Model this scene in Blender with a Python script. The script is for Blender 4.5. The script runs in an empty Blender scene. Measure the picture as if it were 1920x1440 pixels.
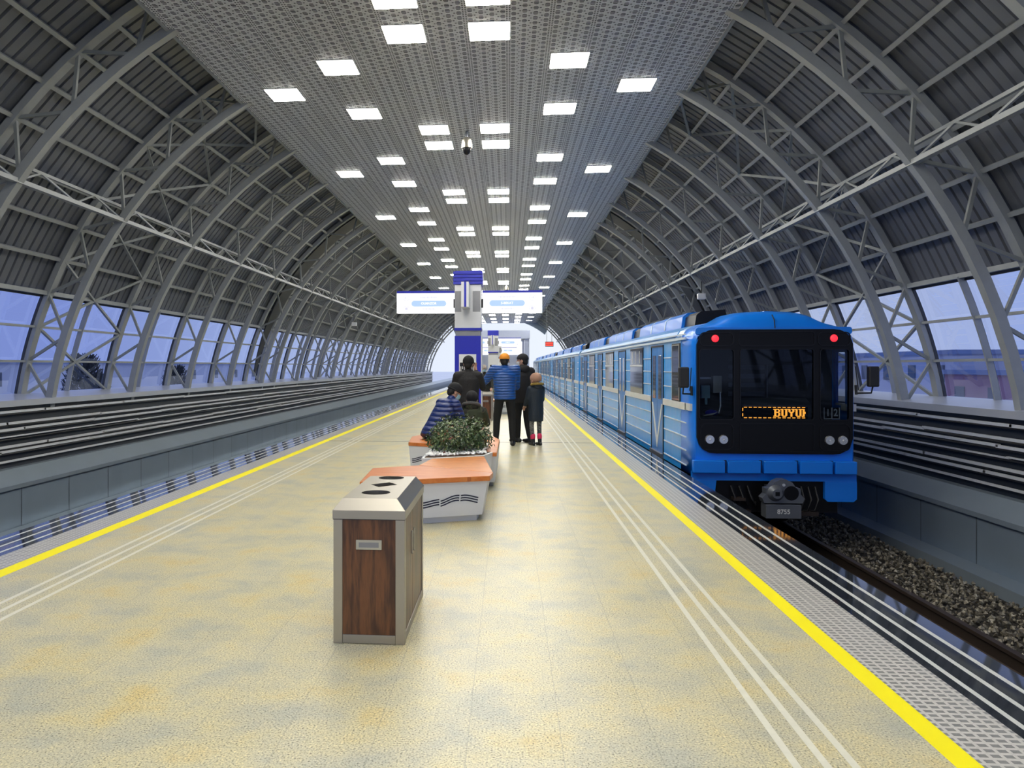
import bpy, bmesh, math, random
from mathutils import Vector, Matrix, Euler
random.seed(7)
S = bpy.context.scene
COL = S.collection
PI = math.pi
def R(d): return d * PI / 180

# ------------------------------------------------------------------ camera
cam_d = bpy.data.cameras.new('camera')
cam = bpy.data.objects.new('camera', cam_d); COL.objects.link(cam)
cam.location = (0, 0, 1.6)
cam.rotation_euler = (R(90), 0, R(4.46))
cam_d.sensor_width = 36; cam_d.lens = 36 * 1420 / 1920
cam_d.shift_x = 117.8 / 1920; cam_d.shift_y = -33 / 1920
cam_d.clip_start = 0.1; cam_d.clip_end = 1500
S.camera = cam

# ------------------------------------------------------------------ exposure
S.view_settings.view_transform = 'Standard'
S.view_settings.look = 'None'
S.view_settings.gamma = 1
S.view_settings.use_curve_mapping = False
S.view_settings.exposure = 0.0
S.cycles.max_bounces = 7
S.cycles.diffuse_bounces = 4
S.cycles.glossy_bounces = 4
S.cycles.transparent_max_bounces = 12
S.cycles.caustics_reflective = False
S.cycles.caustics_refractive = False
S.cycles.sample_clamp_indirect = 3.0
LAMP = 30.5            # strength of one ceiling light
SKY = 1.0

# ------------------------------------------------------------------ node helpers
class Sock:
    def __init__(s, nt, o): s.nt, s.o = nt, o
    def _m(s, op, b=None, c=None):
        n = s.nt.nodes.new('ShaderNodeMath'); n.operation = op
        for i, x in enumerate((s, b, c)):
            if x is None: continue
            if isinstance(x, Sock): s.nt.links.new(x.o, n.inputs[i])
            else: n.inputs[i].default_value = x
        return Sock(s.nt, n.outputs[0])
    def __add__(s, b): return s._m('ADD', b)
    def __sub__(s, b): return s._m('SUBTRACT', b)
    def __mul__(s, b): return s._m('MULTIPLY', b)
    def __truediv__(s, b): return s._m('DIVIDE', b)
    def lt(s, b): return s._m('LESS_THAN', b)
    def gt(s, b): return s._m('GREATER_THAN', b)
    def fract(s): return s._m('FRACT')
    def abs(s): return s._m('ABSOLUTE')
    def sin(s): return s._m('SINE')
    def floor(s): return s._m('FLOOR')
    def max(s, b): return s._m('MAXIMUM', b)
    def min(s, b): return s._m('MINIMUM', b)
    def clamp(s):
        r = s._m('ADD', 0.0); r.o.node.use_clamp = True; return r

class NT:
    def __init__(s, name):
        s.m = bpy.data.materials.new(name); s.m.use_nodes = True
        s.nt = s.m.node_tree; s.b = s.nt.nodes['Principled BSDF']; s.out = s.nt.nodes['Material Output']
    def coord(s, kind='Object', scale=None):
        n = s.nt.nodes.new('ShaderNodeTexCoord'); o = n.outputs[kind]
        if scale:
            mp = s.nt.nodes.new('ShaderNodeMapping'); s.nt.links.new(o, mp.inputs[0])
            mp.inputs['Scale'].default_value = scale; o = mp.outputs[0]
        return o
    def xyz(s, kind='Object'):
        n = s.nt.nodes.new('ShaderNodeSeparateXYZ'); s.nt.links.new(s.coord(kind), n.inputs[0])
        return [Sock(s.nt, n.outputs[i]) for i in range(3)]
    def noise(s, scale=5, detail=3, rough=.5, vec=None):
        n = s.nt.nodes.new('ShaderNodeTexNoise'); n.inputs['Scale'].default_value = scale
        n.inputs['Detail'].default_value = detail; n.inputs['Roughness'].default_value = rough
        s.nt.links.new(vec or s.coord(), n.inputs['Vector'])
        return Sock(s.nt, n.outputs[0])
    def mix(s, fac, a, b):
        n = s.nt.nodes.new('ShaderNodeMix'); n.data_type = 'RGBA'
        for sock, x in ((n.inputs[0], fac), (n.inputs[6], a), (n.inputs[7], b)):
            if isinstance(x, Sock): s.nt.links.new(x.o, sock)
            elif isinstance(x, (int, float)): sock.default_value = x
            else: sock.default_value = (*x[:3], 1)
        return Sock(s.nt, n.outputs[2])
    def ramp(s, fac, stops):
        n = s.nt.nodes.new('ShaderNodeValToRGB'); s.nt.links.new(fac.o, n.inputs[0])
        cr = n.color_ramp
        while len(cr.elements) > len(stops): cr.elements.remove(cr.elements[-1])
        while len(cr.elements) < len(stops): cr.elements.new(1)
        for e, (p, c) in zip(cr.elements, stops):
            e.position = p; e.color = (*c, 1) if isinstance(c, tuple) else (c, c, c, 1)
        return Sock(s.nt, n.outputs[0])
    def set(s, key, x):
        i = s.b.inputs[key]
        if isinstance(x, Sock): s.nt.links.new(x.o, i)
        elif isinstance(x, tuple): i.default_value = (*x[:3], 1)
        else: i.default_value = x
    def bump(s, h, dist=.01, strength=1.0):
        n = s.nt.nodes.new('ShaderNodeBump'); n.inputs['Distance'].default_value = dist
        n.inputs['Strength'].default_value = strength
        s.nt.links.new(h.o, n.inputs['Height']); s.nt.links.new(n.outputs[0], s.b.inputs['Normal'])

def pmat(name, col, rough=.5, metal=0., var=.12, nscale=6, spec=.5, bump=0, coat=0):
    t = NT(name)
    n = t.noise(nscale, 4)
    d = tuple(max(0, c * (1 - var)) for c in col); l = tuple(min(1, c * (1 + var)) for c in col)
    t.set('Base Color', t.mix(n, d, l))
    t.set('Roughness', (n * .04 + ((.31 if .24 < rough < .31 else rough) - .02)).clamp()); t.set('Metallic', metal)
    t.set('Specular IOR Level', spec)
    if coat: t.set('Coat Weight', coat); t.set('Coat Roughness', .08)
    if bump: t.bump(t.noise(nscale * 6, 3), bump)
    return t.m

def emat(name, col, strength):
    t = NT(name); n = t.noise(3)
    t.set('Base Color', (.04, .04, .04))
    t.set('Emission Color', t.mix(n, tuple(c * .97 for c in col), col)); t.set('Emission Strength', strength)
    return t.m

M = {}
M['white_steel'] = pmat('white_steel', (.30, .32, .33), .38, .0)
M['brace_steel'] = pmat('brace_steel', (.25, .27, .27), .4)
M['dark_steel'] = pmat('dark_steel', (.03, .033, .04), .4)
M['cladding'] = pmat('cladding', (.150, .162, .19), .5, .2, nscale=1.5)
M['joint_plate'] = pmat('joint_plate', (.05, .055, .06), .5, .3)
M['sill_metal'] = pmat('sill_metal', (.50, .52, .56), .33, .3, nscale=2)
M['wall_panel'] = pmat('wall_panel', (.33, .41, .50), .30, .5, nscale=1.3)
M['ledge_metal'] = pmat('ledge_metal', (.34, .41, .48), .30, .5, nscale=1.3)
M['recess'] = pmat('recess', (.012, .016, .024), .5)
M['conduit'] = pmat('conduit', (.80, .81, .82), .35, .3)
M['black_cable'] = pmat('black_cable', (.006, .006, .008), .4)
M['black_rubber'] = pmat('black_rubber', (.012, .012, .013), .55)
M['black_gloss'] = pmat('black_gloss', (.005, .005, .006), .25, spec=.35)
M['yellow_paint'] = pmat('yellow_paint', (1.0, .86, .0), .45, var=.03)
M['inlay'] = pmat('inlay', (.74, .72, .61), .3, nscale=20)
M['granite_line'] = pmat('granite_line', (.60, .61, .58), .3, nscale=20)
M['concrete'] = pmat('concrete', (.10, .105, .11), .8, nscale=3, bump=.01)
M['rail_steel'] = pmat('rail_steel', (.05, .035, .028), .5, .5)
M['steel_brushed'] = pmat('steel_brushed', (.42, .39, .33), .3, .85, var=.06, nscale=2)
M['handle_metal'] = pmat('handle_metal', (.55, .52, .42), .3, .6)
M['white_lacquer'] = pmat('white_lacquer', (.86, .87, .90), .25, var=.03)
M['navy'] = pmat('navy', (.008, .012, .05), .35)
M['pillar_white'] = pmat('pillar_white', (.75, .75, .76), .35, var=.04)
M['pillar_blue'] = pmat('pillar_blue', (.012, .018, .42), .3, var=.06)
M['pillar_grey'] = pmat('pillar_grey', (.26, .26, .27), .35, .2)
M['train_blue'] = pmat('train_blue', (.003, .19, .78), .28, var=.10, nscale=1.2, coat=.2)
M['train_roof'] = pmat('train_roof', (.02, .19, .50), .35, var=.15, nscale=2)
M['cream'] = pmat('cream', (.66, .66, .62), .35)
M['rib_white'] = pmat('rib_white', (.62, .72, .78), .3)
M['train_black'] = pmat('train_black', (.004, .004, .005), .36, spec=.25)
M['grey_metal'] = pmat('grey_metal', (.13, .14, .16), .4, .4)
M['cab_grey'] = pmat('cab_grey', (.035, .038, .042), .6)
M['skin'] = pmat('skin', (.56, .32, .22), .5, var=.05)
M['paper'] = pmat('paper', (.75, .75, .72), .7, var=.04)
M['mask_blue'] = pmat('mask_blue', (.38, .62, .68), .8, var=.04)
M['mask_white'] = pmat('mask_white', (.75, .76, .78), .8, var=.04)
M['hair'] = pmat('hair', (.008, .006, .005), .6)
M['black_wool'] = pmat('black_wool', (.006, .006, .008), .85, bump=.004, nscale=30)
M['black_cloth'] = pmat('black_cloth', (.008, .007, .008), .75, bump=.004, nscale=10)
M['trousers_black'] = pmat('trousers_black', (.005, .005, .006), .8, bump=.006, nscale=6)
M['navy_cloth'] = pmat('navy_cloth', (.008, .012, .03), .75, bump=.004, nscale=10)
M['child_coat'] = pmat('child_coat', (.006, .014, .026), .65, bump=.006, nscale=8)
M['orange_cloth'] = pmat('orange_cloth', (.80, .28, .015), .7, var=.08)
M['beige_knit'] = pmat('beige_knit', (.42, .24, .17), .85, bump=.006, nscale=40)
M['grey_knit'] = pmat('grey_knit', (.42, .36, .33), .85, bump=.006, nscale=40)
M['tan_fur'] = pmat('tan_fur', (.42, .28, .06), .9, bump=.02, nscale=60, var=.4)
M['grey_fur'] = pmat('grey_fur', (.16, .16, .16), .9, bump=.02, nscale=50, var=.8)
M['pink_knit'] = pmat('pink_knit', (.70, .04, .12), .8)
M['boot'] = pmat('boot', (.006, .006, .006), .35)
M['red_lens'] = emat('red_lens', (1, .02, .04), 1.6)
M['led_orange'] = emat('led_orange', (1, .36, .04), 3.2)
M['led_red'] = emat('led_red', (1, .06, .04), 2.5)
M['lamp_frame'] = pmat('lamp_frame', (.8, .8, .78), .5)
M['lamp_panel'] = emat('lamp_panel', (1.0, .97, .88), LAMP)
M['sign_white'] = emat('sign_white', (.97, .98, 1.0), 1.25)
M['sign_pill'] = emat('sign_pill', (.46, .66, .95), 1.0)
M['sign_faint'] = emat('sign_faint', (.72, .72, .88), 1.0)
M['chrome'] = pmat('chrome', (.85, .85, .85), .22, .8)
M['pavilion'] = pmat('pavilion', (.45, .50, .66), .4, var=.04)
M['pebble'] = pmat('pebble', (.78, .78, .76), .6, var=.3, nscale=25)

def camo(name, a, b, c, sc=9):
    t = NT(name); n = t.noise(sc, 1)
    t.set('Base Color', t.ramp(n, [(0, a), (.45, a), (.5, b), (.58, c), (1, b)])); t.set('Roughness', .8); return t.m
M['camo_coat'] = camo('camo_coat', (.02, .03, .012), (.055, .055, .03), (.01, .012, .008))
M['camo_dark'] = camo('camo_dark', (.012, .012, .010), (.035, .035, .025), (.005, .006, .005))
M['leggings'] = camo('leggings', (.05, .05, .05), (.25, .25, .24), (.08, .08, .08), 30)

def quilt(name, col, pitch=.055):
    t = NT(name); x, y, z = t.xyz(); n = t.noise(8, 2)
    w = ((z + n * .02) / pitch).fract() - .5
    h = (w.abs() * -2 + 1)._m('POWER', .5)
    t.set('Base Color', t.mix(n, tuple(c * .75 for c in col), tuple(c * 1.25 for c in col)))
    t.set('Roughness', .38); t.bump(h, .022, 1.0); return t.m
M['puffer_blue'] = quilt('puffer_blue', (.006, .075, .33))
M['puffer_navy'] = quilt('puffer_navy', (.006, .022, .13), .07)

def wood(name, cols, sx, rough=.25, coat=.4, grain='x', plank=None):
    t = NT(name)
    sc = {'x': (1, sx, sx), 'y': (sx, 1, sx), 'z': (sx, sx, 1)}[grain]
    v = t.coord('Object', sc)
    n = t.noise(1.6, 6, .6, v)
    n2 = t.noise(7, 2, .5, v)
    f = n * .75 + n2 * .25
    c = t.ramp(f, [(.25, cols[0]), (.45, cols[1]), (.58, cols[2]), (.75, cols[1])])
    if plank:
        x, y, z = t.xyz()
        p = (y + x * plank[1]) / plank[0]
        cell = (p.floor() * 12.9898).sin() * 43758.5
        c = t.mix((cell.fract() * .5), c, cols[2])
        line = (p.fract() - .5).abs().gt(.485)
        c = t.mix(line * .7, c, cols[0])
    t.set('Base Color', c); t.set('Roughness', rough); t.set('Coat Weight', coat); t.set('Coat Roughness', .1)
    return t.m
M['wood_bin'] = wood('wood_bin', [(.022, .008, .004), (.065, .024, .010), (.17, .065, .022)], 9, .4, .15, 'z')
M['wood_seat'] = wood('wood_seat', [(.33, .07, .010), (.50, .125, .02), (.62, .21, .05)], 9, .30, .0, 'x', (.13, -.3))
M['wood_seat_b'] = wood('wood_seat_b', [(.38, .085, .010), (.54, .145, .02), (.70, .28, .07)], 9, .29, .0, 'x', (.30, 1.6))

def floor_mat():
    t = NT('terrazzo_tiles'); x, y, z = t.xyz()
    big = t.noise(2.4, 5, .62); mid = t.noise(4, 3); fine = t.noise(110, 2, .6)
    c = t.ramp(big, [(.34, (.52, .52, .42)), (.46, (.64, .60, .42)), (.56, (.72, .65, .40)), (.68, (.74, .60, .28))])
    sp = t.ramp(fine, [(.33, (.16, .15, .12)), (.44, (.75, .75, .75)), (.60, (.9, .9, .9)), (.68, (1.25, 1.2, 1.1))])
    n = t.nt.nodes.new('ShaderNodeMix'); n.data_type = 'RGBA'; n.blend_type = 'MULTIPLY'; n.inputs[0].default_value = 1.0
    t.nt.links.new(c.o, n.inputs[6]); t.nt.links.new(sp.o, n.inputs[7]); c = Sock(t.nt, n.outputs[2])
    cell = (((x - .227) / .4).floor() * 7.13 + ((y - 3.7) / .6).floor() * 3.71).sin() * 43.7
    c = t.mix(cell.fract() * .10, c, (.80, .77, .62))
    lx = (((x - .227) / .4).fract() - .5).abs().gt(.4945)
    ly = (((y - 3.7) / .6).fract() - .5).abs().gt(.4965)
    c = t.mix(lx.max(ly * .6) * .42, c, (.24, .23, .19))
    t.set('Base Color', c)
    t.set('Roughness', (mid * .06 + .285) + cell.fract() * .02)
    t.set('Specular IOR Level', .42)
    t.bump(t.noise(2.2, 2), .003, .15)
    return t.m
M['floor'] = floor_mat()
def tactile():
    t = NT('tactile_tiles'); x, y, z = t.xyz()
    a = (x / .053).fract(); b = (y / .045).fract()
    d = a.gt(.3) * b.gt(.42)
    n = t.noise(60)
    t.set('Base Color', t.mix(d, t.mix(n, (.50, .48, .45), (.62, .60, .56)), (.25, .25, .24))); t.set('Roughness', .3)
    t.bump(d * -1, .004, .8); return t.m
M['tactile'] = tactile()
def granite():
    t = NT('black_granite'); n = t.noise(220, 2)
    t.set('Base Color', t.ramp(n, [(.4, (.010, .013, .018)), (.62, (.03, .035, .045)), (.7, (.10, .11, .13))]))
    t.set('Roughness', .045); t.set('Specular IOR Level', .9)
    y = t.xyz()[1]; t.bump(((y / .6).fract() - .5).abs().gt(.497), .002, .5); return t.m
M['granite'] = granite()
def ceil_mat():
    t = NT('perforated_panel'); x, y, z = t.xyz()
    par = ((x / .31).fract()).gt(.5) * .5
    u = (x / .155).fract() - .5; v = (y / .155 + par).fract() - .5
    oval = ((u / .24) * (u / .24) + (v / .42) * (v / .42)).lt(1)
    rib = (((v * 4.2 + .5).fract() - .5).abs()).lt(.30)
    u2 = u.abs() * -1 + .5
    v2 = v.abs() * -1 + .5
    dia = u2.lt(.17) * (v.abs().lt(.07))
    diag = ((((u.abs() * 1.4 + v.abs()) * 5).fract() - .5).abs()).lt(.22) * (u.abs().gt(.27))
    seam = ((x / .62).fract() - .5).abs()
    seamline = seam.gt(.45)
    sq = (((y / .055).fract() - .5).abs().lt(.26)) * (seam * -1 + .5).gt(.012)
    hole = (oval * rib).max(dia).max(diag * .16)
    hole = hole * (seamline * -1 + 1) + seamline * sq * .9
    n = t.noise(.6, 3)
    t.set('Base Color', t.mix(hole, t.mix(n, (.80, .81, .80), (.88, .88, .87)), (.014, .015, .016)))
    t.set('Roughness', (hole * .5 + .30)); t.bump(hole * -1, .01, .4)
    return t.m
M['ceiling'] = ceil_mat()
def glass(name, tint, refl=.5):
    t = NT(name); nt = t.nt
    tr = nt.nodes.new('ShaderNodeBsdfTransparent'); gl = nt.nodes.new('ShaderNodeBsdfGlossy'); mx = nt.nodes.new('ShaderNodeMixShader')
    n = t.noise(.5, 3)
    c = t.mix(n, tuple(k * .93 for k in tint), tint)
    nt.links.new(c.o, tr.inputs[0]); gl.inputs['Roughness'].default_value = .03; gl.inputs['Color'].default_value = (.9, .95, 1, 1)
    fr = nt.nodes.new('ShaderNodeFresnel'); fr.inputs[0].default_value = 1.45
    f = Sock(nt, fr.outputs[0]) * refl
    nt.links.new(f.clamp().o, mx.inputs[0]); nt.links.new(tr.outputs[0], mx.inputs[1]); nt.links.new(gl.outputs[0], mx.inputs[2])
    nt.links.new(mx.outputs[0], t.out.inputs[0]); return t.m
M['window_glass'] = glass('window_glass', (.74, .80, 1.0), .28)
M['cab_glass'] = glass('cab_glass', (.62, .66, .70), .35)
def car_glass():
    t = NT('car_window_glass'); n = t.noise(3, 3)
    t.set('Base Color', t.mix(n, (.015, .02, .04), (.06, .07, .12))); t.set('Roughness', .05); t.set('Specular IOR Level', .8); return t.m
M['car_glass'] = car_glass()
def train_side():
    t = NT('train_side_blue'); x, y, z = t.xyz(); n = t.noise(1.5, 4)
    st = t.noise(14, 2, .5, t.coord('Object', (1, 1.2, .12)))
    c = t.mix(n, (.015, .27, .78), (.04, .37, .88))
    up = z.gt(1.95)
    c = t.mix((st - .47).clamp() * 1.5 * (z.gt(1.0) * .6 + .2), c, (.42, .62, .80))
    c = t.mix(((z - 1.8) * 2.4).clamp() * .5, c, (.60, .74, .88))  # pale streaks and upper fade put reflected light into the side colour
    t.set('Base Color', c); t.set('Roughness', .25); t.set('Coat Weight', .15); t.set('Coat Roughness', .15); return t.m
M['train_side'] = train_side()
M['train_door_shaded'] = pmat('train_door_shaded', (.012, .16, .50), .3, var=.12, nscale=2)  # darker than the side: shade of recessed doors put into the blue
def leafmat(name, cols):
    t = NT(name); g = t.nt.nodes.new('ShaderNodeNewGeometry'); r = Sock(t.nt, g.outputs['Random Per Island'])
    t.set('Base Color', t.ramp(r, cols)); t.set('Roughness', .32); t.set('Specular IOR Level', .6); return t.m
M['leaf'] = leafmat('leaf', [(0, (.014, .036, .010)), (.45, (.036, .08, .02)), (.75, (.075, .13, .04)), (.93, (.22, .27, .11)), (.985, (.18, .05, .03))])
M['stem'] = pmat('stem', (.07, .04, .02), .8)
M['gravel'] = leafmat('gravel', [(0, (.05, .045, .035)), (.5, (.14, .12, .085)), (.85, (.26, .23, .17)), (1, (.38, .34, .26))])
M['track_ground'] = pmat('track_ground', (.035, .03, .024), .9, nscale=12, var=.5, bump=.04)
M['outdoor_ground'] = pmat('outdoor_ground', (.90, .91, .94), .3, spec=1.0, nscale=.05, var=.3)
M['brick_wall'] = pmat('brick_wall', (.46, .26, .30), .9, nscale=.3, var=.4)  # distance haze is put into the lightened wall colour
M['pale_wall'] = pmat('pale_wall', (.55, .58, .70), .9, nscale=.2, var=.2)  # lightened too, the colour carries the outdoor haze
M['shed_wall'] = pmat('shed_wall', (.28, .33, .48), .9, nscale=.2, var=.2)
M['bare_tree'] = pmat('bare_tree', (.05, .055, .06), .9)
M['far_window'] = pmat('far_window', (.05, .07, .12), .3)

# ------------------------------------------------------------------ sky
W = bpy.data.worlds.new('overcast_sky'); S.world = W; W.use_nodes = True
wn = W.node_tree; bg = wn.nodes['Background']
tc = wn.nodes.new('ShaderNodeTexCoord'); sp = wn.nodes.new('ShaderNodeSeparateXYZ'); wn.links.new(tc.outputs['Generated'], sp.inputs[0])
wx, wy, wz = (Sock(wn, sp.outputs[i]) for i in range(3))
glow = (wy - .84).clamp() * 4.5 + wx * .55
rp = wn.nodes.new('ShaderNodeValToRGB'); wn.links.new((glow + .25).clamp().o, rp.inputs[0])
cr = rp.color_ramp; cr.elements[0].position = 0; cr.elements[0].color = (.38, .48, .90, 1)
cr.elements[1].position = 1; cr.elements[1].color = (.86, .92, 1.0, 1)
e_ = cr.elements.new(.5); e_.color = (.56, .67, 1.0, 1)
wn.links.new(rp.outputs[0], bg.inputs['Color']); bg.inputs['Strength'].default_value = SKY

# ------------------------------------------------------------------ mesh helpers
class MB:
    def __init__(s): s.v, s.f, s.s = [], [], []
    def add(s, vs, fs, smooth=False):
        b = len(s.v); s.v += [tuple(p) for p in vs]; s.f += [[b + i for i in f] for f in fs]; s.s += [smooth] * len(fs); return s
    def box(s, x0, x1, y0, y1, z0, z1):
        v = [(x0, y0, z0), (x1, y0, z0), (x1, y1, z0), (x0, y1, z0), (x0, y0, z1), (x1, y0, z1), (x1, y1, z1), (x0, y1, z1)]
        return s.add(v, [(3, 2, 1, 0), (4, 5, 6, 7), (0, 1, 5, 4), (1, 2, 6, 5), (2, 3, 7, 6), (3, 0, 4, 7)])
    def rbox(s, x0, x1, y0, y1, z0, z1, r):       # box with bevelled edges
        bm = bmesh.new(); bmesh.ops.create_cube(bm, size=1)
        for v in bm.verts: v.co = Vector(((x0 + x1) / 2 + v.co.x * (x1 - x0), (y0 + y1) / 2 + v.co.y * (y1 - y0), (z0 + z1) / 2 + v.co.z * (z1 - z0)))
        bmesh.ops.bevel(bm, geom=bm.edges[:], offset=r, segments=2, affect='EDGES', profile=.5)
        bm.verts.index_update(); s.add([v.co for v in bm.verts], [[v.index for v in f.verts] for f in bm.faces]); bm.free(); return s
    def bar(s, p, q, w, h, up=(0, 0, 1)):
        p, q = Vector(p), Vector(q); d = (q - p).normalized(); up = Vector(up)
        a = d.cross(up)
        if a.length < 1e-4: a = d.cross(Vector((1, 0, 0)))
        a.normalize(); b = a.cross(d).normalized()
        vs = [c + a * i * w / 2 + b * j * h / 2 for c in (p, q) for i, j in ((-1, -1), (1, -1), (1, 1), (-1, 1))]
        return s.add(vs, [(0, 1, 2, 3), (7, 6, 5, 4), (0, 4, 5, 1), (1, 5, 6, 2), (2, 6, 7, 3), (3, 7, 4, 0)])
    def tube(s, pts, r, n=8, close=False):
        pts = [Vector(p) for p in pts]; rs = r if isinstance(r, list) else [r] * len(pts); rings = []
        for i, p in enumerate(pts):
            d = (pts[min(i + 1, len(pts) - 1)] - pts[max(i - 1, 0)]).normalized()
            a = d.cross(Vector((0, 0, 1)))
            if a.length < 1e-3: a = d.cross(Vector((0, 1, 0)))
            a.normalize(); b = a.cross(d)
            rings.append([p + (a * math.cos(2 * PI * k / n) + b * math.sin(2 * PI * k / n)) * rs[i] for k in range(n)])
        return s.rings(rings)
    def rings(s, rings, cap=True, smooth=True, skip=None):
        n = len(rings[0]); vs = [p for r in rings for p in r]; fs = []
        for i in range(len(rings) - 1):
            for k in range(n):
                k2 = (k + 1) % n
                if skip and skip(i, k): continue
                fs.append((i * n + k, (i + 1) * n + k, (i + 1) * n + k2, i * n + k2))
        s.add(vs, fs, smooth)
        if cap:
            s.add(rings[0], [tuple(range(n))]); s.add(rings[-1], [tuple(reversed(range(n)))])
        return s
    def prism(s, poly, f0, f1):                      # poly mapped by two functions of (a,b)
        n = len(poly); vs = [f0(*p) for p in poly] + [f1(*p) for p in poly]
        fs = [tuple(reversed(range(n))), tuple(range(n, 2 * n))] + [(i, (i + 1) % n, n + (i + 1) % n, n + i) for i in range(n)]
        return s.add(vs, fs)
    def ellipsoid(s, c, r, rot=None, n=16, m=10):
        c = Vector(c); vs = []; r = (r, r, r) if isinstance(r, (int, float)) else r
        for i in range(m + 1):
            t = PI * i / m
            for k in range(n):
                p = Vector((math.sin(t) * math.cos(2 * PI * k / n) * r[0], math.sin(t) * math.sin(2 * PI * k / n) * r[1], math.cos(t) * r[2]))
                if rot: p = rot @ p
                vs.append(c + p)
        fs = [(i * n + k, (i + 1) * n + k, (i + 1) * n + (k + 1) % n, i * n + (k + 1) % n) for i in range(m) for k in range(n)]
        return s.add(vs, fs, True)
    def cap(s, p, q, r1, r2, n=14):                  # tapered capsule
        p, q = Vector(p), Vector(q); d = q - p; L = d.length
        if L < 1e-5: return s.ellipsoid(p, r1)
        d.normalize(); a = d.orthogonal().normalized(); b = d.cross(a); rg = []
        prof = [(-r1 * math.cos(t), r1 * math.sin(t)) for t in (R(8), R(30), R(60), R(90))] + [(L + r2 * math.cos(t), r2 * math.sin(t)) for t in (R(90), R(60), R(30), R(8))]
        for (h, rr) in prof: rg.append([p + d * h + (a * math.cos(2 * PI * k / n) + b * math.sin(2 * PI * k / n)) * rr for k in range(n)])
        return s.rings(rg)
    def disc(s, c, r, axis, t, n=24):
        c = Vector(c); ax = Vector(axis).normalized(); return s.tube([c - ax * t / 2, c + ax * t / 2], r, n)
    def build(s, name, mat, parent=None, loc=None, bevel=0, link=True):
        me = bpy.data.meshes.new(name); off = Vector(loc) if loc is not None and parent is None else Vector((0, 0, 0))
        me.from_pydata([tuple(Vector(p) - off) for p in s.v] if off.length else s.v, [], s.f)
        me.polygons.foreach_set('use_smooth', s.s); me.validate()
        bm = bmesh.new(); bm.from_mesh(me); bmesh.ops.recalc_face_normals(bm, faces=bm.faces[:])
        bm.to_mesh(me); bm.free()
        me.materials.append(M[mat] if isinstance(mat, str) else mat)
        o = bpy.data.objects.new(name, me)
        if link: COL.objects.link(o)
        if parent: o.parent = parent
        else: o.location = off
        if bevel:
            md = o.modifiers.new('bevel', 'BEVEL'); md.width = bevel; md.segments = 2; md.limit_method = 'ANGLE'
        return o

def tag(o, label=None, cat=None, group=None, kind=None):
    if label: o['label'] = label
    if cat: o['category'] = cat
    if group: o['group'] = group
    if kind: o['kind'] = kind
    return o
def struct(o): o['kind'] = 'structure'; return o
def thing(name, label, cat, loc=(0, 0, 0), rz=0, group=None):
    o = bpy.data.objects.new(name, None); COL.objects.link(o); o.location = loc; o.rotation_euler = (0, 0, rz)
    o.empty_display_size = .1
    return tag(o, label, cat, group)
def kids(o): return [c for c in bpy.data.objects if c.parent == o]
def copy_tree(o, parent=None):
    c = o.copy(); COL.objects.link(c)
    if parent: c.parent = parent
    for k in kids(o): copy_tree(k, c)
    return c
def text_obj(name, s, size, mat, parent, M4, depth=.004, bold=0.0, sx=1.0):
    cu = bpy.data.curves.new(name, 'FONT'); cu.body = s; cu.size = size; cu.extrude = depth; cu.offset = bold
    cu.align_x = 'CENTER'; cu.align_y = 'CENTER'
    t = bpy.data.objects.new(name, cu); COL.objects.link(t)
    dg = bpy.context.evaluated_depsgraph_get(); me = bpy.data.meshes.new_from_object(t.evaluated_get(dg))
    COL.objects.unlink(t); bpy.data.objects.remove(t)
    me.transform(M4 @ Matrix.Diagonal((sx, 1, 1, 1))); me.materials.clear(); me.materials.append(M[mat])
    o = bpy.data.objects.new(name, me); COL.objects.link(o); o.parent = parent; return o
FACE = Matrix.Rotation(R(90), 4, 'X')                # letters stand up and face -Y

# ------------------------------------------------------------------ setting: platform
YN, YF = -5.0, 88.0
XL, XR = -4.75, 2.645
struct(MB().box(-3.84, 1.783, YN, YF, -.25, 0).build('floor', 'floor'))
nt_ = [0]
def trim(mb, mat): nt_[0] += 1; return struct(mb.build('trim_%d' % nt_[0], mat))
for (a, b, m) in [(-3.98, -3.84, 'yellow_paint'), (1.783, 1.893, 'yellow_paint'), (1.893, 2.207, 'tactile'), (-4.27, -3.98, 'tactile'),
                  (2.207, XR, 'granite'), (XL, -4.27, 'granite')]:
    trim(MB().box(a, b, YN, YF, -.25, 0), m)
for xc in (2.275, 2.40, 2.525, -4.36, -4.50, -4.65): trim(MB().box(xc - .014, xc + .014, YN, YF, -.01, .0012), 'granite_line')
for xc in (1.15, 1.272, 1.385, -3.42, -3.31, -3.195): trim(MB().box(xc - .017, xc + .017, YN, YF, -.01, .0012), 'inlay')
trim(MB().box(-3.84, 1.783, 16.0, 16.05, -.01, .0011), 'joint_plate')
struct(MB().box(XL + .06, XR - .06, YN, YF, -1.6, -.25).build('wall_platform', 'concrete'))

# track beds, kerbs
struct(MB().box(XR - .06, 6.6, YN, 170, -1.6, -1.3).build('floor_track_right', 'track_ground'))
struct(MB().box(-8.45, XL + .06, YN, 170, -1.6, -1.3).build('floor_track_left', 'track_ground'))
trim(MB().box(6.12, 6.5, YN, YF, -1.3, -1.14), 'ledge_metal')
trim(MB().box(-8.35, -8.0, YN, YF, -1.3, -1.14), 'ledge_metal')
def rail(x, label):
    prof = [(-.07, 0), (.07, 0), (.07, .015), (.012, .035), (.012, .12), (.036, .135), (.036, .165), (-.036, .165), (-.036, .135), (-.012, .12), (-.012, .035), (-.07, .015)]
    o = MB().prism(prof, lambda a, b: (x + a, YN, -1.3 + b * 1.25), lambda a, b: (x + a, 170, -1.3 + b * 1.25)).build('rail', 'rail_steel', loc=(x, 0, -1.3))
    tag(o, label, 'rail')
rail(4.76, 'dark steel rail on gravel along the right wall, outer rail of the train track')
rail(3.24, 'dark steel rail under the platform edge, inner rail of the train track')
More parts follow.
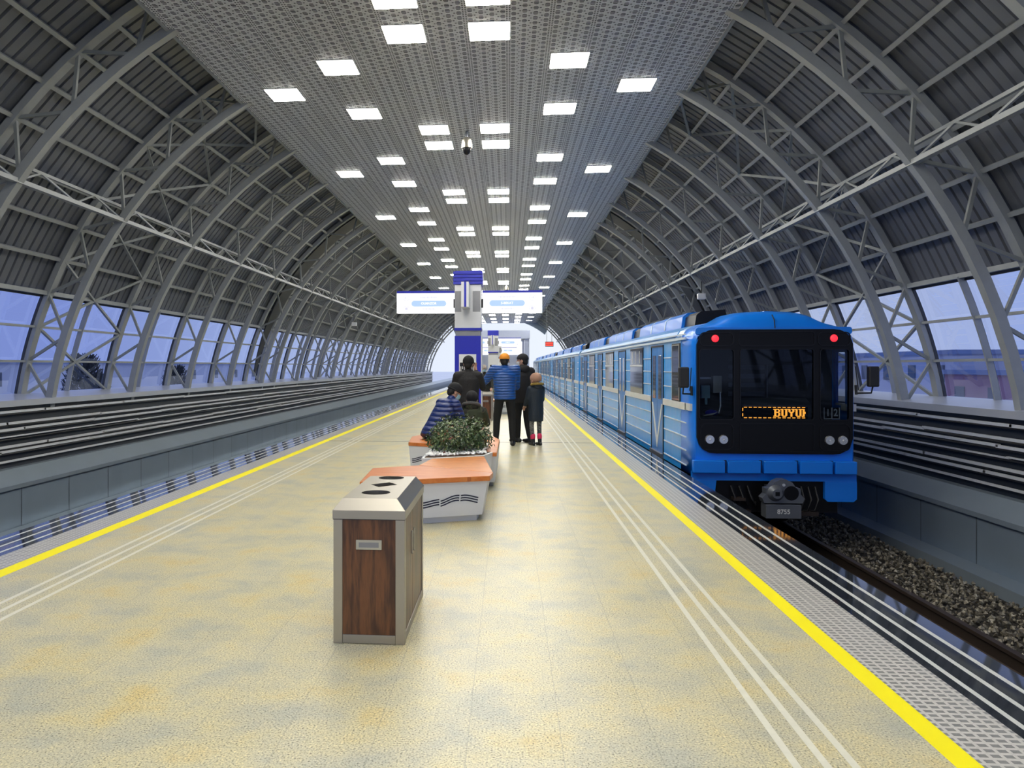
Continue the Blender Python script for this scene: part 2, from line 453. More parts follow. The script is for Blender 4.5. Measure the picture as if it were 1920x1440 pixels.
rail(-5.95, 'steel rail of the empty left track nearer the platform')
rail(-7.47, 'steel rail of the empty left track nearer the left wall')
bm = MB()
for i in range(8600):                                # gravel
    x = random.uniform(4.95, 6.12) if i < 5200 else random.uniform(3.39, 4.61); y = 5.2 + 12 * random.random() ** 1.4; r = random.uniform(.018, .045)
    q = Euler((random.random() * 3, random.random() * 3, random.random() * 3)).to_matrix(); c = Vector((x, y, -1.3 + random.uniform(0, .05)))
    vs = [c + q @ (Vector(d) * r * random.uniform(.6, 1.1)) for d in ((1, 0, 0), (-1, 0, 0), (0, 1, 0), (0, -1, 0), (0, 0, .8), (0, 0, -.8), (.7, .7, .3))]
    bm.add(vs, [(0, 6, 4), (6, 2, 4), (2, 1, 4), (1, 3, 4), (3, 0, 4), (6, 0, 5), (2, 6, 5), (1, 2, 5), (3, 1, 5), (0, 3, 5)])
tag(bm.build('gravel', 'gravel'), 'grey brown track ballast gravel between the outer rail and the right wall', 'gravel', kind='stuff')

def wallset(side, sg, xs, xled, xo):
    # xs: sill front |x|, xled: lower panel |x|, xo: outer glass |x|
    P = lambda poly, y0, y1: MB().prism(poly, lambda a, b: (sg * a, y0, b), lambda a, b: (sg * a, y1, b))
    struct(P([(xled + .02, -1.6), (xs + .6, -1.6), (xs + .6, -.30), (xled + .02, -.47)], YN, YF + 60).build('wall_%s' % side, 'wall_panel'))
    trim(P([(xled - .02, -.60 + .12), (xled + .03, -.60 + .12), (xs + .15, -.24), (xs + .15, -.20), (xs - .05, -.20), (xled - .02, -.41)], YN, YF + 60), 'ledge_metal')
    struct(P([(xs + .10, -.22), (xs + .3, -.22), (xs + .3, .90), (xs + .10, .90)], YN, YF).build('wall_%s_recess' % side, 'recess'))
    struct(P([(xs, .885), (xs + .02, .885), (xs + .3, .89), (xo + .2, .98), (xo + .2, 1.075), (xo, 1.07), (xs + .15, 1.0), (xs, .995)], YN, YF).build('wall_%s_sill' % side, 'sill_metal'))
    y = YN + .4; n = 0
    seams = MB()
    while y < YF + 50:
        seams.add(*quad(sg * (xled + .015), y, -1.2, -.47)); y += 1.42
    trim(seams, 'dark_steel')
def quad(x, y, z0, z1, w=.012):
    return [(x, y, z0), (x, y + w, z0), (x, y + w, z1), (x, y, z1)], [(0, 1, 2, 3)]
wallset('left', -1, 8.75, 8.35, 9.45)
wallset('right', 1, 6.80, 6.45, 7.60)
heights = [.79, .59, .48, .345, .185, .09, -.08]
names = ['topmost', 'second from the top', 'third from the top', 'thin fourth', 'fifth from the top', 'sixth from the top', 'lowest']
for sg, side, xs in ((-1, 'left', 8.75), (1, 'right', 6.80)):
    for k, h in enumerate(heights):
        t = thing('cable_conduit', '%s of the pale horizontal cable conduits along the dark %s wall recess' % (names[k], side), 'conduit', (sg * (xs + .05), 0, h), 0, 'cable conduits along the %s wall' % side)
        if k == 6:
            MB().box(-.012, .012, YN, YF, -.018, .018).build('pipe', 'conduit', t); continue
        pm, cm = MB(), MB(); y = YN; j = 0
        while y < YF:
            L = random.uniform(2.0, 3.4); dz = random.uniform(-.012, .012); r = .011 if k == 3 else .021
            pm.box(-.02, .02, y, min(y + L, YF) + .05, dz - r, dz + r)
            cm.tube([(0, y, -.036), (0, (y + min(y + L, YF)) / 2, -.042), (0, min(y + L, YF) + .02, -.036)], .014, 6)
            y += L
        pm.build('pipe', 'conduit', t); cm.build('cable', 'black_cable', t)

# ------------------------------------------------------------------ vault
VX, VZ = -.925, -.34
RI, RO, RS = 8.07, 8.68, 8.80
A0, DA = 9.0, 4.6
def vp(r, deg, y=0): return (VX + r * math.cos(R(deg)), y, VZ + r * math.sin(R(deg)))
arch_y = [1.5 + 3.15 * i for i in range(9)] + [28.1 + 3.12 * i for i in range(9)] + [54.5 + 3.1 * i for i in range(11)]
def chord(r, w, h, a0, a1, n=44):
    rg = []
    for i in range(n + 1):
        a = R(a0 + (a1 - a0) * i / n); ca, sa = math.cos(a), math.sin(a)
        rg.append([(VX + (r + j * h / 2) * ca, k * w / 2, VZ + (r + j * h / 2) * sa) for k, j in ((-1, -1), (1, -1), (1, 1), (-1, 1))])
    return MB().rings(rg, smooth=False)
def make_arch():
    t = thing('roof_arch', '', 'arch')
    chord(RI, .135, .135, 8.0, 172.0).build('inner_chord', 'white_steel', t)
    chord(RO, .17, .11, 8.0, 172.0).build('outer_chord', 'white_steel', t)
    for side in (0, 1):
        for k in range(12):
            a, b = A0 + DA * k, A0 + DA * (k + 1)
            ra, rb = (RI, RO) if k % 2 == 0 else (RO, RI)
            if side: a, b = 180 - a, 180 - b
            MB().bar(vp(ra, a), vp(rb, b), .05, .05).build('brace', 'brace_steel', t)
    return t
proto = make_arch()
ORD = ['nearest', 'second', 'third', 'fourth', 'fifth', 'sixth', 'seventh', 'eighth', 'ninth', 'tenth', 'eleventh', 'twelfth', 'thirteenth', 'fourteenth', 'fifteenth', 'sixteenth', 'seventeenth', 'eighteenth', 'nineteenth', 'twentieth']
vis = [y for y in arch_y if y > 7.5]
for i, y in enumerate(arch_y):
    o = proto if i == 0 else copy_tree(proto)
    o.location = (0, y, 0)
    if y < 7.5: lb = 'white steel lattice arch over the near end of the platform behind the photo frame'
    elif y < 28: lb = '%s white steel roof arch from the camera, before the first dark joint bay' % ORD[vis.index(y)]
    elif y < 54: lb = 'white steel roof arch, %s one between the two dark joint bays' % ORD[arch_y.index(y) - 9].replace('nearest', 'first')
    else: lb = 'white steel roof arch, %s one beyond the second dark joint bay' % ORD[arch_y.index(y) - 18].replace('nearest', 'first')
    tag(o, lb, 'arch', 'lattice arches of the vaulted roof')
# corrugated cladding
bm = MB(); prof = []; y = YN
while y < YF:
    prof += [(y, 0), (y + .165, 0), (y + .175, .045), (y + .215, .045)]; y += .225
prof.append((YF, 0)); na = 30; rows = []
for i in range(na + 1):
    a = 22.8 + (180 - 45.6) * i / na
    rows += [vp(RS + d, a, yy) for yy, d in prof]
n = len(prof)
bm.add(rows, [(i * n + k, i * n + k + 1, (i + 1) * n + k + 1, (i + 1) * n + k) for i in range(na) for k in range(n - 1)])
# outer skin of the sheet gives it its thickness
struct(bm.build('roof_vault', 'cladding'))
sh = MB(); rg = []
for yy in (YN, YF): rg.append([vp(RS + .12, 22.8 + 134.4 * i / na, yy) for i in range(na + 1)] + [vp(RS + .16, 22.8 + 134.4 * i / na, yy) for i in range(na, -1, -1)])
sh.rings(rg, smooth=False); struct(sh.build('roof_vault_outer', 'joint_plate'))
# dark expansion bays
for (y0, y1) in ((26.9, 27.95), (53.2, 54.35)):
    for sd in (0, 1):
        rg = []
        for i in range(31):
            a = 11 + 75 * i / 30; h = (y1 - y0) / 2 * min(1, .15 + (a - 11) / 25); ym = (y0 + y1) / 2
            if sd: a = 180 - a
            rg.append([vp(RO - .08, a, ym - h), vp(RO - .08, a, ym + h), vp(RO - .04, a, ym + h), vp(RO - .04, a, ym - h)])
        trim(MB().rings(rg, smooth=False), 'joint_plate')
# purlins
for k in range(3, 19):
    for sd in (0, 1):
        a = A0 + DA * k
        if sd and abs(a - 90) < 1: continue
        if sd: a = 180 - a
        c, s_ = math.cos(R(a)), math.sin(R(a)); up = (c, 0, s_)
        trim(MB().bar(vp(RO + .03, a, YN), vp(RO + .03, a, YF), .065, .07, up), 'white_steel')
# longitudinal lattice girder on each flank
for sd in (0, 1):
    an = lambda a: 180 - a if sd else a
    bm = MB(); bm.bar(vp(RI - .02, an(36.2), YN), vp(RI - .02, an(36.2), YF), .10, .07)
    bm.bar(vp(RI + .28, an(37.4), YN), vp(RI + .28, an(37.4), YF), .05, .05)
    y = 1.5
    while y < YF - 1:
        bm.bar(vp(RI, an(36.2), y), vp(RI + .28, an(37.4), y + .79), .03, .03); bm.bar(vp(RI + .28, an(37.4), y + .79), vp(RI, an(36.2), y + 1.575), .03, .03)
        y += 1.575
    trim(bm, 'white_steel')
# bracing bays
def bracing(y0, y1):
    for sd in (0, 1):
        an = lambda a: 180 - a if sd else a
        ym = (y0 + y1) / 2; bm = MB(); g = [A0 + DA * j for j in range(13)]
        P = lambda k, y: vp(RO - .03, an(g[k]), y)
        for k in range(1, 12, 2):
            bm.bar(P(k, ym), P(k - 1, y0), .05, .05) if k < 2 else bm.bar(P(k, ym), P(k - 1, y0), .05, .05)
            bm.bar(P(k, ym), P(k - 1, y1), .05, .05)
            bm.bar(P(k, ym), P(k + 1, y0), .05, .05); bm.bar(P(k, ym), P(k + 1, y1), .05, .05)
        trim(bm, 'brace_steel')
bracing(14.1, 17.25); bracing(37.46, 40.58); bracing(63.8, 66.9)

# windows: one per bay and side
wi = 0
for i in range(len(arch_y) - 1):
    y0, y1 = arch_y[i], arch_y[i + 1]
    if y1 - y0 < 2.0: pass
    for sd in (0, 1):
        an = lambda a: 180 - a if sd else a
        wi += 1
        bm = MB(); nseg = 9; vs = []
        for j in range(nseg + 1):
            a = an(A0 - .6 + (22.8 - A0 + .6) * j / nseg)
            vs += [vp(RO + .09, a, y0), vp(RO + .09, a, y1)]
        bm.add(vs, [(2 * j, 2 * j + 1, 2 * j + 3, 2 * j + 2) for j in range(nseg)])
        pane = struct(bm.build('window_%d' % wi, 'window_glass'))
        fr, dk = MB(), MB()
        for j in range(nseg):
            a, b = an(A0 - .6 + 14.4 * j / nseg), an(A0 - .6 + 14.4 * (j + 1) / nseg)
            ms = [y0 + .09, y1 - .09] + ([(y0 + y1) / 2] if y1 - y0 > 2 else [])
            for q, ym in enumerate(ms):
                dk.bar(vp(RO + .05, a, ym), vp(RO + .05, b, ym), .016 if q < 2 else .03, .05)
            if len(ms) > 2: fr.bar(vp(RO, a, ms[2] - .035), vp(RO, b, ms[2] - .035), .03, .10)
        for k in (1, 2, 3):
            a = an(A0 + DA * k); fr.bar(vp(RO, a, y0), vp(RO, a, y1), .06, .045 if k < 3 else .08)
        dk.bar(vp(RO + .05, an(22.3), y0), vp(RO + .05, an(22.3), y1), .03, .05)
        fr.build('window_rails', 'white_steel', pane); dk.build('window_frame', 'dark_steel', pane)

# ------------------------------------------------------------------ suspended ceiling and its lights
CZ = 6.6
struct(MB().box(-5.02, 3.22, YN, YF, CZ, CZ + .06).build('ceiling', 'ceiling'))
trim(MB().box(-5.06, -5.02, YN, YF, CZ - .03, CZ + .12), 'white_steel'); trim(MB().box(3.22, 3.26, YN, YF, CZ - .03, CZ + .12), 'white_steel')
lt = thing('ceiling_light', '', 'ceiling light')
MB().box(-.31, .31, -.31, .31, -.012, 0).build('frame', 'lamp_frame', lt)
MB().box(-.295, .295, -.295, .295, -.018, -.012).build('diffuser', 'lamp_panel', lt)
colx = {'i0': -1.555, 'i1': -.28, 'w0': -2.83, 'w1': .99, 'o0': -4.09, 'o1': 2.265}
coln = {'i0': 'third column from the left', 'i1': 'third column from the right', 'w0': 'second column from the left', 'w1': 'second column from the right', 'o0': 'far left column', 'o1': 'far right column'}
rows_ = []
for p in range(-2, 14):
    b = 11.29 + 5.75 * p
    for dy, cc in ((-1.13, ('i0', 'i1')), (0, ('i0', 'i1')), (1.18, ('w0', 'w1')), (2.36, ('o0', 'o1')), (3.5, ('w0', 'w1'))):
        if YN + 1 < b + dy < YF - .5: rows_.append((b + dy, cc))
cnt = {k: 0 for k in colx}; first = True
def ordn(n): return '%d%s' % (n, 'th' if 10 < n % 100 < 14 else {1: 'st', 2: 'nd', 3: 'rd'}.get(n % 10, 'th'))
for y, cc in rows_:
    for c in cc:
        o = lt if first else copy_tree(lt); first = False
        o.location = (colx[c], y, CZ)
        if y < 10: lb = 'square white ceiling light above the near platform, outside the top of the photo'; tag(o, lb, None, 'square ceiling lights'); continue
        cnt[c] += 1
        tag(o, 'square white ceiling light panel, %s, %s from the camera' % (coln[c], ordn(cnt[c])), None, 'square ceiling lights')

def dome_cam(loc, label):
    t = thing('security_camera', label, 'camera', loc, 0)
    MB().tube([(0, 0, 0), (0, 0, -.16)], .03, 10).build('bracket', 'grey_metal', t)
    MB().tube([(0, 0, -.13), (0, 0, -.17), (0, 0, -.20), (0, 0, -.36)], [.05, .09, .11, .115], 20).build('housing', 'steel_brushed', t)
    MB().ellipsoid((0, 0, -.38), (.09, .09, .12)).build('lens_dome', 'black_gloss', t)
dome_cam((-.88, 16.1, CZ), 'silver dome security camera hanging from the ceiling between four lights')
dome_cam((-.1, 46.0, CZ), 'small dark security camera hanging from the far ceiling above the gantry')

# ------------------------------------------------------------------ route pillars
def pillar(loc, label, sc=1):
    t = thing('sign_pillar', label, 'pillar', loc)
    w = .345
    MB().box(-w, w, -w, w, 0, 2.40).build('lower_casing', 'pillar_blue', t)
    MB().box(-w + .02, w - .02, -w + .02, w - .02, 2.40, 2.54).build('grey_band', 'pillar_grey', t)
    MB().box(-w - .01, w + .01, -w - .01, w + .01, 2.54, 2.61).build('blue_band', 'pillar_blue', t)
    MB().box(-w, w, -w, w, 2.61, 3.74).build('upper_casing', 'pillar_white', t)
    g = MB(); g.box(-w + .005, -.17, -w - .006, -w, 3.03, 3.57); g.box(.13, w - .02, -w - .006, -w, 3.03, 3.57)
    g.build('grey_panel', 'pillar_grey', t)
    b = MB(); b.box(-.13, .06, -w - .75, -w, 3.10, 3.735); b.build('blade_sign', 'pillar_white', t)
    MB().box(-.055, .0, -w - .757, -w - .75, 3.10, 3.74).build('blade_stripe', 'pillar_blue', t)
    cp = MB()
    for k in range(4):
        z = 3.75 + k * .088; cp.box(-w - .035, w + .04, -w - .04, w + .04, z, z + .07); cp.box(-w, w, -w, w, z + .07, z + .088)
    cp.build('cap', 'pillar_blue', t)
    e = MB(); e.box(w, w + .02, -w - .005, -w + .03, 0, 2.40); e.box(w - .0, w + .018, -w + .03, w, 0, 2.4); e.build('white_side_panel', 'pillar_white', t)
    MB().box(-.23, .22, -w - .012, -w, 1.05, 1.92).build('notice_board', 'pillar_white', t)
    q = MB(); q.box(-.21, -.02, -w - .016, -w - .012, 1.4, 1.7); q.box(.02, .2, -w - .016, -w - .012, 1.4, 1.7)
    q.build('dark_poster', 'black_gloss', t)
    qq = MB()
    for k in range(8): x = -.19 + .045 * k + (.02 if k > 3 else 0); qq.box(x, x + .018, -w - .019, -w - .016, 1.47 + .02 * (k * 3 % 4), 1.6)
    qq.build('poster_print', 'paper', t)
    for s_, sd in ((-1, 'left'), (1, 'right')):
        x0, x1 = (-w - 1.565, -w) if s_ < 0 else (w + .02, w + 1.60)
        body = MB().box(x0, x1, -.12, .12, 3.02, 3.545).build('light_box', 'sign_white', t)
        MB().box(x0 + .01, x1, -.135, .135, 3.545, 3.605).build('top_strip', 'pillar_blue', t)
        xm = (x0 + x1) / 2 - s_ * .10 * -1 * (-1)
        pc = x0 + (.86 if s_ < 0 else .66)
        pl = MB(); hw, hh = .465, .078
        pts = [(hw * 1 - hh + hh * math.cos(a), hh * math.sin(a)) for a in [R(-90 + 15 * i) for i in range(13)]] + [(-hw + hh + hh * math.cos(a), hh * math.sin(a)) for a in [R(90 + 15 * i) for i in range(13)]]
        pl.prism(pts, lambda a, b: (pc + a, -.126, 3.27 + b), lambda a, b: (pc + a, -.12, 3.27 + b)).build('name_plate', 'sign_pill', t)
        text_obj('station_name', 'OLMAZOR' if s_ < 0 else '5-BEKAT', .085, 'sign_white', t, Matrix.Translation((pc, -.129, 3.27)) @ FACE, .002, .002)
        fl = MB(); x = pc - .22
        while x < pc + .22: fl.box(x, x + .022, -.124, -.12, 3.415, 3.455); x += .034
        x = pc - .16
        while x < pc + .16: fl.box(x, x + .022, -.124, -.12, 3.105, 3.145); x += .034
        fl.build('small_lettering', 'sign_faint', t)
        ix = x0 + .26 if s_ < 0 else x1 - .26
        ic = MB()
        for zz in (3.42, 3.13):
            for k in range(20):
                a, b = 2 * PI * k / 20, 2 * PI * (k + 1) / 20
                ic.bar((ix + .075 * math.cos(a), -.122, zz + .075 * math.sin(a)), (ix + .075 * math.cos(b), -.122, zz + .075 * math.sin(b)), .006, .014)
        ic.bar((ix - .045, -.122, 3.42), (ix + .045, -.122, 3.42), .006, .014)
        for q_ in (-1, 1): ic.bar((ix + s_ * .045, -.122, 3.42), (ix + s_ * .005, -.122, 3.42 + q_ * .04), .006, .014)
        ic.box(ix - .035, ix + .035, -.124, -.12, 3.10, 3.17)
        ic.build('pictogram', 'sign_faint', t)
    k = MB(); k.box(-w - .045, -w - .0, -.16, -.121, 3.15, 3.38); k.box(w + .0, w + .05, -.16, -.121, 3.15, 3.38); k.build('hinge_cover', 'black_rubber', t)
    return t
pl1 = pillar((-1.055, 20.15, 0), 'tall blue and white route pillar with two lit direction signs, nearest')
pl2 = copy_tree(pl1); pl2.location = (-1.05, 53.0, 0); pl2['label'] = 'middle route pillar, small and white beside the big blue one'
pl3 = copy_tree(pl1); pl3.location = (-1.05, 80.0, 0); pl3['label'] = 'farthest of the three route pillars, seen beside the middle one'
for p_ in (pl2, pl3):
    for c in kids(p_):
        if c.name.startswith('lower_casing'):
            me = c.data.copy(); c.data = me; me.materials[0] = M['pillar_white']
for lb_, p_ in (('a', pl1),): p_['group'] = 'route pillars'
pl2['group'] = pl3['group'] = 'route pillars'

# far gantry / pavilion
g = thing('entrance_gantry', 'pale blue grey portal frame at the far end of the platform', 'gantry', (-1.05, 84, 0))
gb = MB(); gb.box(-3.6, 3.40, -.6, .6, 4.65, 5.55); gb.build('beam', 'pavilion', g)
for sx_ in (-3.5, 2.85): MB().box(sx_, sx_ + .5, -.4, .4, 0, 4.65).build('post', 'pavilion', g)
g2 = thing('platform_kiosk', 'bright white enclosed stair pavilion under the far portal', 'pavilion', (-1.05, 86, 0))
MB().box(-2.9, 2.85, -.1, .6, 0, 4.6).build('wall_panel', 'pavilion', g2)
MB().box(-2.8, 2.6, -.2, -.1, 2.9, 4.4).build('light_box', 'sign_white', g2)
dd = MB(); dd.box(-1.1, .0, -.2, -.1, 0, 2.2).build('glass_door', 'car_glass', g2)
MB().box(-3, 2.9, -.3, .7, 4.6, 4.75).build('roof', 'pillar_grey', g2)
# end tympanum over the portal: ribs of steel across the opening top
rg = []
for i in range(21):
    a = R(50 + 80 * i / 20); c, s_ = math.cos(a), math.sin(a)
    rg.append([(VX + 8.0 * c, YF - .3, VZ + 8.0 * s_ - .55), (VX + 8.0 * c, YF + .0, VZ + 8.0 * s_ - .55), (VX + 8.8 * c, YF, VZ + 8.8 * s_), (VX + 8.8 * c, YF - .3, VZ + 8.8 * s_)])
trim(MB().rings(rg, smooth=False), 'wall_panel')

# red display board
t = thing('led_display', 'small red led information display hanging over the right track', 'display', (3.22, 60, 3.35))
MB().box(-.32, .32, -.06, .06, -.19, .19).build('casing', 'black_gloss', t)
b_ = MB()
for rr in range(2):
    for k in range(9): b_.box(-.29 + k * .065, -.245 + k * .065, -.066, -.06, -.14 + rr * .16, -.02 + rr * .16)
b_.build('lit_digits', 'led_red', t)
MB().bar((-.2, 0, .19), (-.2, 0, 3.3), .03, .03).build('hanger', 'brace_steel', t); MB().bar((.2, 0, .19), (.2, 0, 3.3), .03, .03).build('hanger', 'brace_steel', t)
def flood(x, y, z, lb):
    t = thing('floodlight', lb, 'floodlight', (x, y, z)); MB().rbox(-.12, .12, -.07, .07, -.09, .09, .02).build('housing', 'white_lacquer', t)
    MB().bar((0, 0, .05), (0, 0, .45), .03, .03).build('bracket', 'dark_steel', t)
p_ = vp(RI, 33, 23.4); flood(p_[0] - .05, 23.3, p_[2] - .35, 'small white floodlight on the fifth arch above the train')
p_ = vp(RI, 180 - 33, 37.4); flood(p_[0] + .05, 37.2, p_[2] - .35, 'small white floodlight on the left arches past the first dark joint')

# ------------------------------------------------------------------ litter bin
def make_bin(loc, label):
    t = thing('litter_bin', label, 'bin', loc, 0, 'recycling bins on the platform')
    hx, hy, H = .2075, .475, .72; p = .053
    fr = MB()
    for sx_ in (-1, 1):
        for sy in (-1, 1):
            x0, x1 = sorted((sx_ * hx, sx_ * (hx - p))); y0, y1 = sorted((sy * hy, sy * (hy - p)))
            fr.box(x0, x1, y0, y1, 0, H)
    fr.build('corner_post', 'steel_brushed', t, bevel=.002)
    br = MB()
    for sy in (-1, 1): y0, y1 = sorted((sy * (hy - .002), sy * (hy - .03))); br.box(-hx + p + .001, hx - p - .001, y0, y1, .003, .052)
    for sx_ in (-1, 1): x0, x1 = sorted((sx_ * (hx - .002), sx_ * (hx - .03))); br.box(x0, x1, -hy + p + .001, hy - p - .001, .003, .052)
    br.build('bottom_rail', 'steel_brushed', t, bevel=.002)
    MB().box(-hx + p, hx - p, -hy + .006, -hy + .02, .053, H).build('front_panel', 'wood_bin', t)
    MB().box(-hx + p, hx - p, hy - .02, hy - .006, .053, H).build('back_panel', 'wood_bin', t)
    MB().box(-hx + .006, -hx + .02, -hy + p, hy - p, .053, H).build('side_panel', 'wood_bin', t)
    for k, (a, b) in enumerate(((-hy + p, -.063), (-.057, hy - p))):
        d = MB().box(hx - .02, hx - .006, a, b, .053, H).build('door', 'wood_bin', t, bevel=.0015)
        h = MB().box(hx - .006, hx + .002, b - .06 if k == 0 else a + .02, b - .035 if k == 0 else a + .045, .44, .58).build('handle', 'handle_metal', d)
    MB().box(-hx + .02, hx - .02, -hy + .02, hy - .02, .01, H - .01).build('inner_liner', 'black_rubber', t)
    sm_ = MB(); sm_.box(-hx - .002, hx + .002, -hy - .002, hy + .002, .7165, .7205); sm_.build('lid_shadow_line', 'black_rubber', t)  # black strip painting the shadow line between lid and body
    h = MB(); h.rbox(-.075, .075, -hy - .004, -hy + .006, .545, .60, .002); h.build('front_handle', 'handle_metal', t)
    MB().box(-.058, .058, -hy - .0055, -hy - .0035, .558, .587).build('handle_slot', 'pillar_grey', t)
    # lid with chamfer and three openings
    bmh = bmesh.new(); z0, z1, z2 = .7205, .77, .835; ch = .052; e = .004
    a = [(-hx - e, -hy - e), (hx + e, -hy - e), (hx + e, hy + e), (-hx - e, hy + e)]
    lid = MB()
    vs = [(x, y, z0) for x, y in a] + [(x, y, z1) for x, y in a] + [(x - math.copysign(ch, x), y - math.copysign(.035, y), z2) for x, y in a]
    fs = [(i, (i + 1) % 4, 4 + (i + 1) % 4, 4 + i) for i in range(4)] + [(4 + i, 4 + (i + 1) % 4, 8 + (i + 1) % 4, 8 + i) for i in range(4)]
    lid.add(vs, fs)
    x1, y1 = hx + e - ch, hy + e - .035
    # top plate = three cells each with a hole
    holes = [(-.235, 'c'), (.07, 'd'), (.37, 'c')]; cuts = [-y1, -.085, .225, y1]
    for (yc, kd), ya, yb in zip(holes, cuts[:-1], cuts[1:]):
        n = 32; inner = []; outer = []
        for k in range(n):
            an_ = 2 * PI * k / n + PI / 4
            c, s_ = math.cos(an_), math.sin(an_)
            if kd == 'c': inner.append((.087 * c, yc + .087 * s_ * .95))
            else:
                m_ = abs(c) + abs(s_); inner.append((.087 * c / m_ + .02 * s_ / m_, yc + .10 * s_ / m_))
            hyy = (yb - yc) if s_ > 0 else (yc - ya)
            q = max(abs(c) / x1, abs(s_) / hyy); outer.append((c / q, yc + s_ / q))
        vs = [(x, y, z2) for x, y in outer] + [(x, y, z2) for x, y in inner] + [(x, y, z2 - .05) for x, y in inner]
        fs = []
        for k in range(n):
            k2 = (k + 1) % n; fs += [(k, k2, n + k2, n + k), (n + k, n + k2, 2 * n + k2, 2 * n + k)]
        lid.add(vs, fs)
        # corners between ray samples
        for cx_, cy_ in ((-x1, ya), (x1, ya), (x1, yb), (-x1, yb)):
            best = sorted(range(n), key=lambda k: (outer[k][0] - cx_) ** 2 + (outer[k][1] - cy_) ** 2)[:2]
            lid.add([(cx_, cy_, z2), (*outer[best[0]], z2), (*outer[best[1]], z2)], [(0, 1, 2)])
            for k in range(n):
                k2 = (k + 1) % n; p0, p1 = outer[k], outer[k2]
                sidex = lambda p: abs(abs(p[0]) - x1) < 1e-6
                if sidex(p0) != sidex(p1):
                    cy2 = yb if (p0[1] + p1[1]) / 2 > yc else ya; cx2 = x1 if (p0[0] + p1[0]) > 0 else -x1
                    lid.add([(cx2, cy2, z2), (*p0, z2), (*p1, z2)], [(0, 1, 2)])
    lid.build('lid', 'steel_brushed', t)
    return t
bin1 = make_bin((-.8, 4.785, 0), 'walnut and steel recycling bin standing alone in the foreground')
bin2 = copy_tree(bin1); bin2.location = (-.66, 22.9, 0); bin2['label'] = 'wood and steel bin in the background beside the blue pillar'

# ------------------------------------------------------------------ planter benches
def inset(poly, k, dx=0):
    cx = sum(p[0] for p in poly) / len(poly); cy = sum(p[1] for p in poly) / len(poly)
    return [(cx + (x - cx) * k, cy + (y - cy) * k) for x, y in poly]
OX, OY = -.75, 9.9
def island(label):
    t = thing('planter_bench', label, 'bench', (OX, OY, 0), 0, 'white planter benches with wooden seats')
    L = lambda poly: [(x - OX, y - OY) for x, y in poly]
    s1 = L([(-1.436, 7.25), (-.186, 7.75), (-.16, 7.99), (-.567, 8.22), (-1.01, 8.52), (-1.487, 8.23)])
    s2 = L([(-1.01, 8.525), (-.567, 8.225), (-.16, 8.0), (-.30, 9.44), (-.926, 9.12)])
    s3 = L([(-1.467, 11.08), (-1.05, 10.90), (-.97, 11.2), (-1.0, 12.6), (-1.3, 12.7), (-1.53, 12.0)])
    s4 = L([(-.33, 9.85), (-.15, 9.85), (-.13, 11.6), (-.30, 12.45), (-.70, 12.45), (-.70, 12.05), (-.50, 11.2), (-.3, 10.9)])
    bx = L([(-1.05, 9.12), (-.926, 9.14), (-.30, 9.47), (-.20, 9.84), (-.32, 9.86), (-.29, 10.9), (-.6, 11.15), (-1.02, 10.87)])
    for k, s in enumerate((s1, s2, s3, s4)):
        MB().prism(s, lambda a, b: (a, b, .43), lambda a, b: (a, b, .482)).build('wooden_seat', 'wood_seat' if k in (0, 2) else 'wood_seat_b', t, bevel=.006)
    up = lambda z: (lambda a, b: (a, b, z))
    def tapered(poly, z0, z1, k0, k1):
        return MB().prism(list(zip(range(len(poly)), poly)), lambda i, p: (*inset(poly, k0)[i], z0), lambda i, p: (*inset(poly, k1)[i], z1))
    s12 = L([(-1.42, 7.27), (-.20, 7.765), (-.18, 8.0), (-.32, 9.40), (-.92, 9.10), (-1.02, 8.52), (-1.47, 8.22)])
    for poly in (s12, s3, s4, bx):
        tapered(poly, .07, .43 if poly is not bx else .486, .88, .985 if poly is not bx else 1.0).build('base', 'white_lacquer', t)
        tapered(poly, 0, .07, .78, .78).build('plinth', 'pillar_grey' if poly is s4 else 'white_lacquer', t)
    # wave stripes on the outward faces
    def waves(poly, i0, segs, hs):
        ws = MB(); T = inset(poly, .985); B = inset(poly, .88)
        def P(u, z, o):
            f = (z - .07) / .36
            a = Vector((*[B[i0][j] + (B[i0 + 1][j] - B[i0][j]) * u for j in (0, 1)], 0)); b = Vector((*[T[i0][j] + (T[i0 + 1][j] - T[i0][j]) * u for j in (0, 1)], 0))
            p = a + (b - a) * f; d = Vector((T[i0 + 1][1] - T[i0][1], -(T[i0 + 1][0] - T[i0][0]), 0)).normalized()
            return p + d * o + Vector((0, 0, z))
        for (a, b), (h0, h1, cv) in zip(segs, hs):
            for k in range(3):
                for j in range(10):
                    u0, u1 = a + (b - a) * j / 10, a + (b - a) * (j + 1) / 10
                    z = lambda u: h0 + (h1 - h0) * (lambda s: s * s * (3 - 2 * s))((u - a) / (b - a)) + cv * math.sin(PI * (u - a) / (b - a)) - k * .026 + .026
                    q = [P(u0, z(u0), .003), P(u1, z(u1), .003), P(u1, z(u1) + .013, .003), P(u0, z(u0) + .013, .003)]
                    r_ = [P(u0, z(u0), -.003), P(u1, z(u1), -.003), P(u1, z(u1) + .013, -.003), P(u0, z(u0) + .013, -.003)]
                    ws.add(q + r_, [(0, 1, 2, 3), (7, 6, 5, 4), (0, 4, 5, 1), (1, 5, 6, 2), (2, 6, 7, 3), (3, 7, 4, 0)])
        return ws
    waves(s12, 0, [(.10, .265), (.275, .435), (.445, .60), (.612, .772), (.785, .94)], [(.2, .245, 0), (.245, .21, .012), (.195, .222, 0), (.205, .255, .01), (.252, .222, .01)]).build('wave_stripe', 'navy', t)
    waves(s3, 0, [(.08, .5), (.55, .95)], [(.2, .24, .0), (.24, .23, .012)]).build('wave_stripe', 'navy', t)
    # soil tray
    tapered(inset(bx, .93), .47, .49, 1, 1).build('soil', 'stem', t)
    return t
